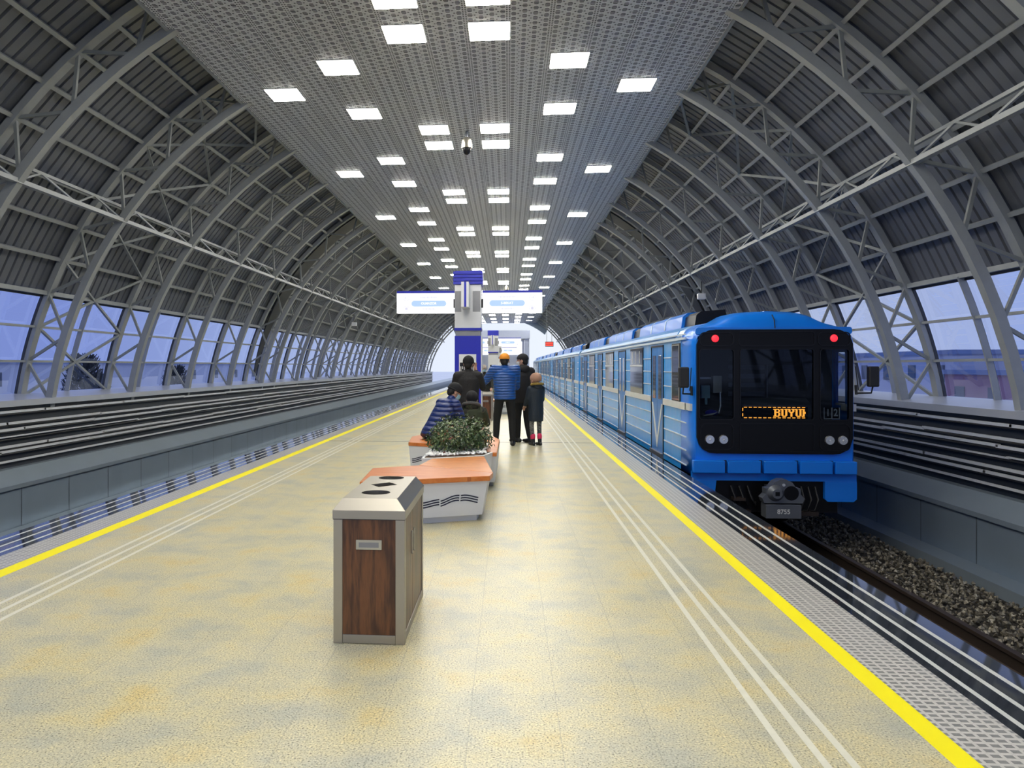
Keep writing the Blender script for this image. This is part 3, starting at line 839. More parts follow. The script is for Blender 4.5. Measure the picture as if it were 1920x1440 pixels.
isl = island('white planter bench with glossy orange wooden seats directly behind the foreground bin')
def bush(loc, label, seed=3, n=4200):
    random.seed(seed)
    t = thing('evergreen_bush', label, 'bush', loc, 0, 'bushes in the planter benches')
    st = MB()
    for k in range(34):
        a = random.random() * 2 * PI; r = random.uniform(.1, .36); h = random.uniform(.25, .5)
        st.tube([(random.uniform(-.1, .1), random.uniform(-.12, .12), 0), (r * .5 * math.cos(a), r * .7 * math.sin(a), h * .5), (r * math.cos(a), r * 1.3 * math.sin(a), h * .8)], [.008, .006, .003], 5)
    st.build('stems', 'stem', t)
    lf = MB()
    for k in range(n):
        # lumpy dome volume, denser at the surface
        th = random.random() * 2 * PI; ph = math.acos(random.uniform(-.35, 1)); rr = random.uniform(.55, 1.02)
        lump = 1 + .10 * math.sin(3 * th + 1) + .07 * math.sin(5 * th + 3 * ph) + random.gauss(0, .035)
        p = Vector((.44 * rr * lump * math.sin(ph) * math.cos(th), .62 * rr * lump * math.sin(ph) * math.sin(th), .13 + .31 * rr * lump * math.cos(ph)))
        if p.z < .01: p.z = random.uniform(.01, .1)
        L_ = random.uniform(.036, .064); w = L_ * .5
        nrm = (Vector((p.x, p.y * .6, p.z - .1)).normalized() + Vector((random.gauss(0, .5), random.gauss(0, .5), random.gauss(.3, .4)))).normalized()
        d = nrm.orthogonal().normalized(); d.rotate(Matrix.Rotation(random.random() * 2 * PI, 3, nrm)); sd = nrm.cross(d)
        b0, tip = p, p + d * L_
        m1 = p + d * L_ * .45
        lf.add([b0, m1 + sd * w * .5 + nrm * .004, tip - nrm * .006, m1 - sd * w * .5 + nrm * .004, m1 - nrm * .002], [(0, 1, 4), (1, 2, 4), (2, 3, 4), (3, 0, 4)])
    lf.build('foliage', 'leaf', t)
    return t
bush((-.66, 10.1, .49), 'dense dark green leafy bush in the nearest planter bench')
def pebbles(loc, label):
    random.seed(5); pb = MB()
    for k in range(900):
        a = random.random() * 2 * PI; x = random.uniform(-.36, .38); y = random.uniform(-.92, .72)
        if y < -.72 + (.40 - x) * .28 + .12 and False: continue
        r = random.uniform(.014, .028)
        if y < -.86 + max(0, (x + .26)) * .50: continue
        pb.ellipsoid((x, y, .500 + random.uniform(0, .012)), (r, r * random.uniform(.7, 1), r * .6), Matrix.Rotation(random.random() * 6, 3, 'Z'), 7, 5)
    o = pb.build('pebbles', 'pebble', loc=None); o.location = loc
    tag(o, label, 'pebbles', kind='stuff'); return o
pebbles((-.66, 10.1, 0), 'white pebbles covering the soil around the bush in the nearest planter')
isl2 = copy_tree(isl); isl2.location = (-.35, 27.6, 0); isl2['label'] = 'farther planter bench glimpsed between the standing people and the background bin'
bush((-.26, 27.8, .49), 'small looking green bush in the farther planter, behind the man in bright blue', 9, 1800)

# ------------------------------------------------------------------ metro cars
HW, ZS = 1.20, 2.02
CARX = 3.97
def section(hw, top=2.38, z0=-.05, sh=0.0):
    r = [(hw, z0), (hw, 1.0), (hw, ZS - sh), (hw - .015, ZS + .07 - sh), (hw - .07, ZS + .16 - sh), (hw - .20, ZS + .235 - sh), (hw - .42, top - .085), (hw - .8, top - .015), (0, top)]
    return r + [(-x, z) for x, z in reversed(r[:-1])]
def car_parts(t, lead):
    Y0, Y1 = (0.0 if lead else .1), 17.85
    rg = []
    ys = ([(.70, 0, 2.38, 0)] if lead else [(Y0, 0, 2.38, 0)]) + [(Y1, 0, 2.38, 0)]
    for (y, ins, top, sh) in ys: rg.append([(x, y, z) for x, z in section(HW - ins, top, -.05, sh)])
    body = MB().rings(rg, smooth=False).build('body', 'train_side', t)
    # roof skin, slightly proud
    rf = MB(); sec = [p for p in section(HW + .012, 2.392) if p[1] > ZS + .03]
    sec = sec + [(x * .97, z - .03) for x, z in reversed(sec)]
    rf.prism(sec, lambda a, b: (a, 1.1 if lead else Y0, b), lambda a, b: (a, Y1, b)).build('roof', 'train_roof', t)
    gt = MB()
    for s in (-1, 1):
        gt.bar((s * (HW + .015), .35 if lead else Y0, ZS + .02), (s * (HW + .015), Y1, ZS + .02), .03, .035); gt.bar((s * (HW + .012), .35 if lead else Y0, ZS + .085), (s * (HW + .005), Y1, ZS + .085), .02, .02)
    gt.build('gutter', 'rib_white', t)
    # roof vents
    for s in (-1, 1):
        for (a, b) in ((1.7, 5.9), (7.0, 11.2), (12.4, 16.6)):
            vt = MB(); pr = [(.38, 2.36), (.98, 2.25), (.95, 2.46), (.86, 2.53), (.42, 2.555)]
            vt.prism(pr, lambda x, z: (s * x, a, z), lambda x, z: (s * x, b, z)); v = vt.build('roof_vent', 'train_blue', t)
            q = MB()
            for yy in (a + 1.35, a + 2.75): q.prism([(.38, 2.38), (.985, 2.28), (.957, 2.465), (.865, 2.537), (.42, 2.562)], lambda x, z: (s * x, yy, z), lambda x, z: (s * x, yy + .06, z))
            q.build('seam', 'rib_white', v)
        dk = MB(); dk.prism([(.40, 2.35), (.90, 2.25), (.87, 2.40), (.80, 2.44), (.44, 2.45)] if s > 0 else [(.40, 2.35), (.93, 2.25), (.90, 2.44), (.83, 2.50), (.44, 2.53)], lambda x, z: (s * x, .95 if lead else .3, z), lambda x, z: (s * x, 17.2, z)); dk.build('vent_core', 'train_black', t)
    doors = [(2.10, 3.18), (6.46, 7.54), (10.86, 11.94), (15.2, 16.3)]
    wins = [(4.14, 5.67), (8.5, 10.05), (12.85, 14.4)]
    zt, zb = 1.955, .03
    for s in (-1, 1):
        X = lambda d: s * (HW + d)
        def bx(mb, a, b, z0, z1, d0, d1):
            x0, x1 = sorted((X(d0), X(d1))); return mb.box(x0, x1, a, b, z0, z1)
        for (a, b) in doors:
            f = MB(); bx(f, a - .03, a, zb, zt + .03, -.01, .015); bx(f, b, b + .03, zb, zt + .03, -.01, .015); bx(f, a - .03, b + .03, zt, zt + .03, -.01, .015)
            f.build('door_frame', 'train_black', t)
            m = (a + b) / 2
            for (p, q, side_) in ((a + .01, m - .008, 0), (m + .008, b - .01, 1)):
                d = bx(MB(), p, q, zb, zt, -.01, .006).build('door_leaf', 'train_door_shaded', t)
                w0, w1 = p + .12, q - .12
                g_ = MB(); g_.rbox(*sorted((X(.004), X(.012))), w0, w1, 1.0, 1.80, .003); g_.build('door_window', 'car_glass', d)
                v = MB(); e0, e1 = (p + .02, q) if side_ == 0 else (q - .02, p)
                sg = 1 if side_ == 0 else -1
                top0, bot = (e0, .90), (e1, .12)
                v.add([(X(.012), e0, .92), (X(.012), e0 + sg * .11, .92), (X(.012), e1, .30), (X(.012), e1, .10), (X(.004), e0, .92), (X(.004), e0 + sg * .11, .92), (X(.004), e1, .30), (X(.004), e1, .10)],
                      [(0, 1, 2, 3), (7, 6, 5, 4), (0, 4, 5, 1), (1, 5, 6, 2), (2, 6, 7, 3), (3, 7, 4, 0)]); v.build('chevron', 'cream', d)
            st_ = bx(MB(), a, b, -.06, .03, -.02, .05).build('door_step', 'grey_metal', t)
        for (a, b) in wins:
            w = MB(); w.rbox(*sorted((X(-.005), X(.014))), a - .04, b + .04, 1.0, 1.99, .006); fr = w.build('window_frame', 'train_black', t)
            g_ = MB(); bx(g_, a, b, 1.64, 1.94, .012, .018); bx(g_, a, b, 1.03, 1.59, .012, .018); g_.build('pane', 'car_glass', fr)
            c = MB(); bx(c, a, b, 1.595, 1.635, .012, .024); c.build('transom', 'conduit', fr)
            for k in range(3): yy = a + (b - a) * (.2 + .3 * k); bx(MB(), yy, yy + .05, 1.66, 1.92, .019, .022).build('vent_slat', 'paper', fr)
        segs = [(.3 if lead else .12, doors[0][0] - .05)] + [(doors[i][1] + .05, doors[i + 1][0] - .05) for i in range(3)] + [(doors[3][1] + .05, Y1 - .02)]
        rb = MB(); bt = MB()
        for (a, b) in segs:
            bx(bt, a, b, .92, 1.03, -.01, .022)
            for z in (.72, .50, .29, .06): bx(rb, a + .03, b - .03, z - .009, z + .009, -.005, .012)
            ins = [w for w in wins if w[0] > a and w[1] < b]
            for z in (1.75, 1.505, 1.256):
                if ins: w = ins[0]; bx(rb, a + .03, w[0] - .07, z - .008, z + .008, -.005, .012); bx(rb, w[1] + .07, b - .03, z - .008, z + .008, -.005, .012)
                elif lead and a < 1: bx(rb, 1.42, b - .03, z - .008, z + .008, -.005, .012)
                else: bx(rb, a + .03, min(b - .03, a + .45), z - .008, z + .008, -.005, .012)
        bt.build('belt_stripe', 'cream', t); rb.build('side_ribs', 'rib_white', t)
        if lead:
            fr = MB(); fr.rbox(*sorted((X(-.005), X(.016))), .74, 1.34, 1.0, 1.98, .01); f_ = fr.build('cab_side_window', 'black_rubber', t)
            g_ = MB(); bx(g_, .79, 1.29, 1.50, 1.93, .014, .02); bx(g_, .79, 1.29, 1.05, 1.46, .014, .02); g_.build('pane', 'car_glass', f_)
            g_ = MB(); bx(g_, .77, .79, 1.05, 1.94, .014, .024); bx(g_, 1.29, 1.31, 1.05, 1.94, .014, .024); bx(g_, .77, 1.31, 1.94, 1.955, .014, .024); g_.build('brass_trim', 'handle_metal', f_)
        e = MB(); bx(e, 16.95, 17.5, 1.05, 1.94, -.005, .016); e.build('end_window', 'car_glass', t)
    # underframe, skirts, bogies
    uf = MB(); uf.box(-1.15, 1.15, .5 if lead else Y0, Y1, -.32, -.05); uf.build('underframe', 'train_black', t)
    for y in (2.7, 14.9):
        bg_ = MB(); bg_.box(-1.0, 1.0, y - 1.2, y + 1.2, -.85, -.35)
        bg = bg_.build('bogie', 'train_black', t)
        for dy in (-.8, .8):
            for s in (-.76, .76): MB().tube([(s - .06, y + dy, -.705), (s + .06, y + dy, -.705)], .38, 24).build('wheel', 'rail_steel', bg)
    MB().box(-.6, .6, Y1, Y1 + .45, .0, 2.0).build('gangway', 'train_black', t)

def rrect(x0, x1, z0, z1, r, n=8):
    pts = []
    for (cx, cz, a0) in ((x1 - r, z0 + r, -90), (x1 - r, z1 - r, 0), (x0 + r, z1 - r, 90), (x0 + r, z0 + r, 180)):
        for k in range(n + 1): a = R(a0 + 90 * k / n); pts.append((cx + r * math.cos(a), cz + r * math.sin(a)))
    return pts
lead = thing('metro_car', 'bright blue lead metro car with black cab front and orange lit sign', 'train car', (CARX, 11.72, 0), 0, 'cars of the blue metro train')
car_parts(lead, True)
# nose shell: rings from the face back to the cab bulkhead, open to the cab
rg = []
NS = [(1.2, -.05), (1.2, .5), (1.2, 1.0), (1.2, 1.85), (1.195, 1.97), (1.17, 2.07), (1.10, 2.165), (.97, 2.235), (.80, 2.285), (.70, 2.335), (.58, 2.405), (.40, 2.445), (.2, 2.46), (0, 2.465)]
for (y, ins, f) in ((.0, .060, .30), (.025, .030, .52), (.09, .008, .80), (.28, .0, .95), (.62, 0, 1.0), (.72, 0, 1.0), (.95, .0, .98)):
    r_ = [((x - ins) if x > 1.0 else x, z if z < 2.05 else 2.05 + (z - 2.05) * f) for x, z in NS]
    if y > .7: r_ = [p for p in r_]
    sc = r_ + [(-x, z) for x, z in reversed(r_[:-1])]
    rg.append([(x, y, z) for x, z in sc])
sk = lambda i, k: (i == 3 and k == 2) or (i == 5 and not 6 <= k <= 19)
ns = MB().rings(rg, cap=False, smooth=True, skip=sk)
inn = [[(x * .965, y, z - .03 if z > 1 else z) for x, y, z in r] for r in rg]
ns.rings(inn, cap=False, smooth=True, skip=sk)
m_ = len(rg[0])
ns.build('nose_shell', 'train_blue', lead)
# face plate: blue ring around the black mask
fp = MB(); out_ = []
def face_outline(n=60):
    hw = HW - .075; pts = [(hw, -.05), (hw, .5), (hw, 1.0), (hw, 1.85), (hw - .02, 1.98), (hw - .09, 2.10), (hw - .22, 2.16), (hw - .37, 2.17), (hw - .50, 2.16), (hw - .75, 2.182), (0, 2.19)]
    return pts + [(-x, z) for x, z in reversed(pts[:-1])]
fo = face_outline()
MB().prism(rrect(-1.145, 1.145, -.02, .40, .02), lambda a, b: (a, -.004, b), lambda a, b: (a, .06, b)).build('front_apron', 'train_blue', lead)
cs = MB()
for s in (-1, 1): cs.prism([(s * 1.09, .3), (s * 1.147, .3), (s * 1.147, 1.86), (s * 1.13, 1.98), (s * 1.06, 2.09), (s * .93, 2.155), (s * .6, 2.185), (0, 2.192), (0, 2.14), (s * .9, 2.12), (s * 1.04, 2.02), (s * 1.09, 1.9)],
                           lambda a, b: (a, -.003, b), lambda a, b: (a, .06, b))
cs.prism(rrect(-1.14, 1.14, 2.08, 2.19, .04), lambda a, b: (a, .001, b), lambda a, b: (a, .05, b)).build('front_surround', 'train_blue', lead)
# mask with three window openings
holes = [(-1.10, -.59), (-.50, .57), (.66, 1.08)]; hz = (.80, 1.86)
mk = MB(); y0, y1 = -.045, .03
mk.prism(rrect(-1.135, 1.135, .29, .80, .0001, 1)[0:0] or [(-1.135, .80), (-1.135, .53), (-1.10, .42), (-1.04, .345), (-.95, .30), (-.85, .29), (.85, .29), (.95, .30), (1.04, .345), (1.10, .42), (1.135, .53), (1.135, .80)], lambda a, b: (a, y0, b), lambda a, b: (a, y1, b))
mk.prism([(-1.135, 1.86), (1.135, 1.86), (1.135, 1.93), (1.10, 2.03), (1.04, 2.10), (.95, 2.145), (.85, 2.155), (-.85, 2.155), (-.95, 2.145), (-1.04, 2.10), (-1.10, 2.03), (-1.135, 1.93)], lambda a, b: (a, y0, b), lambda a, b: (a, y1, b))
for (a, b) in ((-1.135, -1.10), (-.59, -.50), (.57, .66), (1.08, 1.135)): mk.box(a, b, y0, y1, .80, 1.86)
mask_o = mk.build('front_mask', 'train_black', lead)
ln = MB()
def ring(mb, x0, x1, z0, z1, r, w=.014, y=-.05):
    pts = rrect(x0, x1, z0, z1, r, 5); n = len(pts)
    for i in range(n): (a, b), (c, d) = pts[i], pts[(i + 1) % n]; mb.bar((a, y, b), (c, y, d), w, .014)
ring(ln, -1.09, -.60, 1.91, 2.11, .07); ring(ln, .63, 1.09, 1.91, 2.11, .07); ring(ln, -.52, .58, 1.91, 2.12, .05)
ring(ln, -1.10, -.59, .80, 1.86, .05); ring(ln, -.50, .57, .80, 1.86, .04); ring(ln, .66, 1.08, .80, 1.86, .05)
ring(ln, -1.08, -.60, .345, .74, .09); ring(ln, .66, 1.09, .345, .74, .09); ring(ln, -.50, .57, .33, .74, .03)
ln.build('mask_moulding', 'black_gloss', lead)
for i, (a, b) in enumerate(holes): MB().box(a, b, -.03, -.024, .80, 1.86).build('windscreen', 'cab_glass', lead)
MB().box(-.5, .57, -.022, -.018, 1.62, 1.86).build('sun_visor', 'black_gloss', lead)
# cab interior
ci = MB(); ci.box(-1.12, 1.12, .66, .69, .0, 2.1); ci.box(-1.12, 1.12, .03, .68, .55, .60)
ci.build('cab_bulkhead', 'cab_grey', lead)
dsk = MB(); dsk.box(-1.05, -.58, .12, .55, .6, .84); dsk.build('control_desk', 'cab_grey', lead)
ct = MB(); ct.box(-.75, -.62, .5, .64, 1.18, 1.45); ct.build('control_cabinet', 'handle_metal', lead)
MB().tube([(-.66, .45, 1.2), (-.66, .42, .98), (-.70, .38, .86)], .014, 8).build('grab_rail', 'chrome', lead)
MB().box(-1.05, -.70, .62, .66, 1.40, 1.43).build('wire_shelf', 'conduit', lead)
hg = MB(); hg.box(-.93, -.8, .5, .6, 1.1, 1.3); hg.tube([(-.86, .5, 1.0), (-.86, .5, 1.1)], .02, 8); hg.build('gauge', 'mask_blue', lead)
pp = MB(); pp.add([(-1.0, .14, .845), (-.86, .12, .86), (-.74, .26, .90), (-.86, .32, .87)], [(0, 1, 2, 3)]); pp.add([(-1.0, .14, .84), (-.86, .12, .855), (-.74, .26, .895), (-.86, .32, .865)], [(3, 2, 1, 0)]); pp.build('timetable_sheet', 'paper', lead)
pb = MB(); pb.ellipsoid((-.83, .3, .88), (.10, .08, .05)); pb.build('blue_bag', 'pillar_blue', lead)
cp = MB()
for k in range(5): cp.box(-.48, .08, .63, .66, 1.13 + k * .14, 1.20 + k * .14)
cp.box(.10, .12, .6, .66, 1.1, 1.86); cp.build('cab_partition', 'grey_metal', lead)
# windows of the far cab side let daylight in
# destination sign
ds = MB(); ds.prism([(.02, .80), (.02, 1.0), (.02, 1.02), (.22, 1.12), (.22, .80)], lambda y, z: (-.50, y, z), lambda y, z: (.56, y, z))
dso = ds.build('destination_box', 'grey_metal', lead)
MB().box(-.465, .50, .0, .02, .812, .992).build('display_panel', 'black_gloss', dso)
led = MB(); yl = -.004
x = -.43
while x < .46:
    for z in (.985, .828): led.box(x, x + .045, yl, yl + .004, z - .006, z + .006)
    x += .0705
for z in (.85, .93): led.box(-.455, -.443, yl, yl + .004, z, z + .045)
led.build('led_border', 'led_orange', dso)
GL = {'B': ['1111110', '0110011', '0110011', '0111110', '0110011', '0110011', '0110011', '1111110'],
      'U': ['1110111', '0110011', '0110011', '0110011', '0110011', '0110011', '0110011', '0011110'],
      'Y': ['1110111', '0110011', '0110011', '0011110', '0001100', '0001100', '0001100', '0001100'],
      'K': ['1110', '0110', '0110', '0111', '0111', '0110', '0110', '1110']}
ld = MB(); px_ = .0142; x = .0
for ch in 'BUYUK':
    for r_, row in enumerate(GL[ch]):
        for c_, b_ in enumerate(row):
            if b_ == '1': ld.box(x + c_ * px_, x + c_ * px_ + px_ * .97, yl, yl + .004, .962 - r_ * .0146 - .0141, .962 - r_ * .0146)
    x += px_ * 7.25
ld.build('led_letters', 'led_orange', dso)
# route number
rn = MB(); rn.box(.735, .955, .0, .008, .82, .985); rno = rn.build('route_number', 'black_gloss', lead)
fr = MB(); fr.box(.73, .742, -.004, .0, .82, .985); fr.box(.95, .962, -.004, 0, .82, .985); fr.box(.838, .856, -.004, 0, .82, .985); fr.box(.73, .962, -.004, 0, .812, .825); fr.build('number_frame', 'paper', rno)
text_obj('numeral', '1', .15, 'paper', rno, Matrix.Translation((.79, -.004, .905)) @ FACE, .002, .003, .8)
text_obj('numeral', '2', .15, 'paper', rno, Matrix.Translation((.903, -.004, .905)) @ FACE, .002, .003, .8)
for (x, z) in ((-.945, .50), (-.745, .50), (.795, .50), (.985, .50)):
    h = MB().tube([(x, -.075, z), (x, -.04, z)], [.062, .072], 24).build('headlight', 'chrome', lead)
    b_ = MB()
    b_.ellipsoid((x, -.073, z), (.014, .012, .014)); b_.build('bulb', 'paper', h)
for x in (-.865, .86):
    MB().ellipsoid((x, -.045, 2.02), (.055, .025, .055)).build('tail_light', 'red_lens', lead)
# bumper boxes and lower apron
xs_ = [(-1.20, -.735), (-.695, -.215), (-.17, .31), (.35, .82), (.855, 1.165)]
for (a, b) in xs_: MB().rbox(a, b, -.115, .0, .0, .19, .012).build('step_box', 'train_blue', lead)
lw = MB(); lw.box(-1.2, 1.2, -.01, .06, -.12, .01)
lw.prism([(-1.2, -.12), (-.84, -.12), (-.87, -.36), (-.93, -.42), (-1.15, -.42), (-1.2, -.38)], lambda a, b: (a, -.02, b), lambda a, b: (a, .5, b))
lw.prism([(.74, -.12), (1.2, -.12), (1.2, -.38), (1.15, -.42), (.78, -.42), (.74, -.38)], lambda a, b: (a, -.02, b), lambda a, b: (a, .5, b))
lw.build('lower_apron', 'train_blue', lead)
for (a, b) in xs_[:4]: MB().box(b + .002, b + .036, -.03, -.0, .0, .19).build('step_gap_shade', 'navy', lead)  # navy strips paint the shade between step boxes over the blue body
# coupler
cpl = MB(); prof = [(-.30, -.40), (.30, -.40), (.33, -.33), (.27, -.27), (.27, -.19), (.20, -.18), (.14, -.10), (.05, -.06), (-.05, -.06), (-.14, -.10), (-.20, -.18), (-.27, -.19), (-.27, -.27), (-.33, -.33)]
cpl.prism(prof, lambda a, b: (a * .9, -.42, b + .02), lambda a, b: (a * .9, -.24, b + .02)); cpl.box(-.12, .12, -.24, .6, -.36, -.18)
cplo = cpl.build('coupler', 'grey_metal', lead)
MB().tube([(-.11, -.50, -.235), (-.11, -.42, -.235)], [.07, .12], 24).build('coupler_cone', 'grey_metal', cplo)
MB().tube([(.11, -.424, -.235), (.11, -.41, -.235)], .105, 24).build('coupler_cup', 'train_black', cplo)
MB().box(-.14, -.08, -.503, -.49, -.265, -.205).build('cone_hole', 'train_black', cplo)
MB().disc((.0, -.428, -.115), .022, (0, 1, 0), .02).build('pin', 'chrome', cplo)
kb = MB(); kb.rbox(-.25, .25, -.43, -.2, -.605, -.40, .01); kbo = kb.build('contact_box', 'grey_metal', lead)
text_obj('car_number', '8755', .092, 'paper', kbo, Matrix.Translation((.0, -.432, -.505)) @ FACE, .002, .001)
for k in range(3): x = -.62 + k * .12; MB().tube([(x, -.0, -.2), (x + .03, -.10, -.36), (x + .09, -.08, -.48), (x + .13, .05, -.45)], .016, 6).build('brake_hose', 'black_rubber', lead)
for k in range(3): x = .40 + k * .10; MB().tube([(x, -.0, -.2), (x + .02, -.08, -.38), (x - .04, -.12, -.54), (x - .08, .0, -.56)], .014, 6).build('brake_hose', 'black_rubber', lead)
pl = MB(); pl.box(.36, .62, -.1, .2, -.62, -.56); pl.box(-.70, -.36, -.1, .2, -.60, -.55); pl.box(-.62, -.45, -.15, .0, -.40, -.36); pl.build('underframe_gear', 'rail_steel', lead)
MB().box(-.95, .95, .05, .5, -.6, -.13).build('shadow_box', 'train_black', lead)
# mirrors
def mirror(s, x, z0, z1, nm):
    m = MB(); m.rbox(x - .075, x + .075, -.22, -.12, z0, z1, .02); mo = m.build('wing_mirror', 'black_rubber', lead)
    a = MB(); a.tube([(s * 1.2, .02, z0 - .10), (x, -.12, z0 - .09), (x, -.17, z0 + .02)], .012, 8); a.tube([(s * 1.2, .02, z0 + .02), (s * 1.2, .0, z0 - .12)], .02, 8)
    a.tube([(s * 1.2, .03, z0 + .3), (s * 1.23, .0, z0 - .05)], .008, 6); a.build('mirror_arm', 'black_rubber', mo)
mirror(-1, -1.36, 1.28, 1.59, 'l'); mirror(1, 1.36, 1.30, 1.60, 'r')
MB().tube([(.02, -.01, 2.17), (.015, .01, 2.3), (.0, .06, 2.38)], .008, 6).build('handrail', 'black_rubber', lead)
for s in (-1, 1): MB().box(*sorted((s * 1.125, s * 1.222)), .05, .35, .925, 1.03).build('corner_stripe', 'cream', lead)

car2 = thing('metro_car', 'second blue metro car, coupled behind the lead car', 'train car', (CARX, 11.72 + 18.3, 0), 0, 'cars of the blue metro train')
car_parts(car2, False)
for k, lb in enumerate(('third blue metro car of the train, small in the distance', 'last blue metro car at the far end of the train')):
    c = copy_tree(car2); c.location = (CARX, 11.72 + 18.3 * (k + 2), 0); c['label'] = lb

# ------------------------------------------------------------------ people
def remesh(mb, vox, name, mat, parent, it=3, sm=.5):
    o = mb.build('tmp', mat); md = o.modifiers.new('r', 'REMESH'); md.mode = 'VOXEL'; md.voxel_size = vox; md.use_smooth_shade = True
    if it: ms = o.modifiers.new('s', 'SMOOTH'); ms.factor = sm; ms.iterations = it
    dg = bpy.context.evaluated_depsgraph_get(); dg.update(); me = bpy.data.meshes.new_from_object(o.evaluated_get(dg))
    bpy.data.objects.remove(o)
    me.materials.clear(); me.materials.append(M[mat]); me.name = name
    for p in me.polygons: p.use_smooth = True
    n = bpy.data.objects.new(name, me); COL.objects.link(n); n.parent = parent; return n
def V(*a): return Vector(a)
def torso_rings(mb, rows, lean):
    # rows: (t 0..1 along spine, rx, ry, dy) ; lean: function t -> (point, forward)
    rg = []
    for t, rx, ry, dy in rows:
        c, fw, rt = lean(t); c = c + fw * dy
        rg.append([c + rt * rx * math.cos(2 * PI * k / 20) + fw * ry * math.sin(2 * PI * k / 20) for k in range(20)])
    mb.rings(rg)
STAND = dict(ankL=(-.11, 0, .09), ankR=(.11, 0, .09), kneeL=(-.11, .03, .50), kneeR=(.11, .03, .50), hipL=(-.09, 0, .92), hipR=(.09, 0, .92),
             pel=(0, 0, .94), neck=(0, .0, 1.49), head=(0, .02, 1.64), shL=(-.185, 0, 1.43), shR=(.185, 0, 1.43),
             elL=(-.25, -.03, 1.14), elR=(.25, -.03, 1.14), wrL=(-.25, .06, .90), wrR=(.25, .06, .90))
def hand(mb, w, d, s, curl=.4, k=1.0, point=False):
    d = d.normalized(); up = V(0, 0, 1)
    side = d.cross(up)
    if side.length < .1: side = V(1, 0, 0) * s
    side.normalize(); side = side * s; nrm = side.cross(d).normalized()
    palm = w + d * .045 * k
    mb.cap(w, w + d * .02, .027 * k, .03 * k); mb.cap(palm - side * .018, palm + d * .03 - side * .022, .018 * k, .017 * k); mb.cap(palm + side * .014, palm + d * .03 + side * .018, .018 * k, .017 * k)
    for j, (o, L) in enumerate(((-.031, .058), (-.0105, .075), (.0105, .08), (.031, .07))):
        b = palm + d * .04 * k + side * o * k; c_ = curl * (.15 if (point and j == 3) else 1)
        d1 = (d - nrm * c_ * .5).normalized(); d2 = (d - nrm * c_ * 1.6).normalized(); m = b + d1 * L * .5 * k
        mb.cap(b, m, .0098 * k, .009 * k, 8); mb.cap(m, m + d2 * L * .5 * k, .009 * k, .0078 * k, 8)
    tb = w + d * .03 * k + side * .026 * k; td = (d * .6 + side * .7 - nrm * .3).normalized()
    mb.cap(tb, tb + td * .035 * k, .013 * k, .011 * k, 8); mb.cap(tb + td * .035 * k, tb + (td * .5 + d * .5).normalized() * .062 * k, .0105 * k, .009 * k, 8)
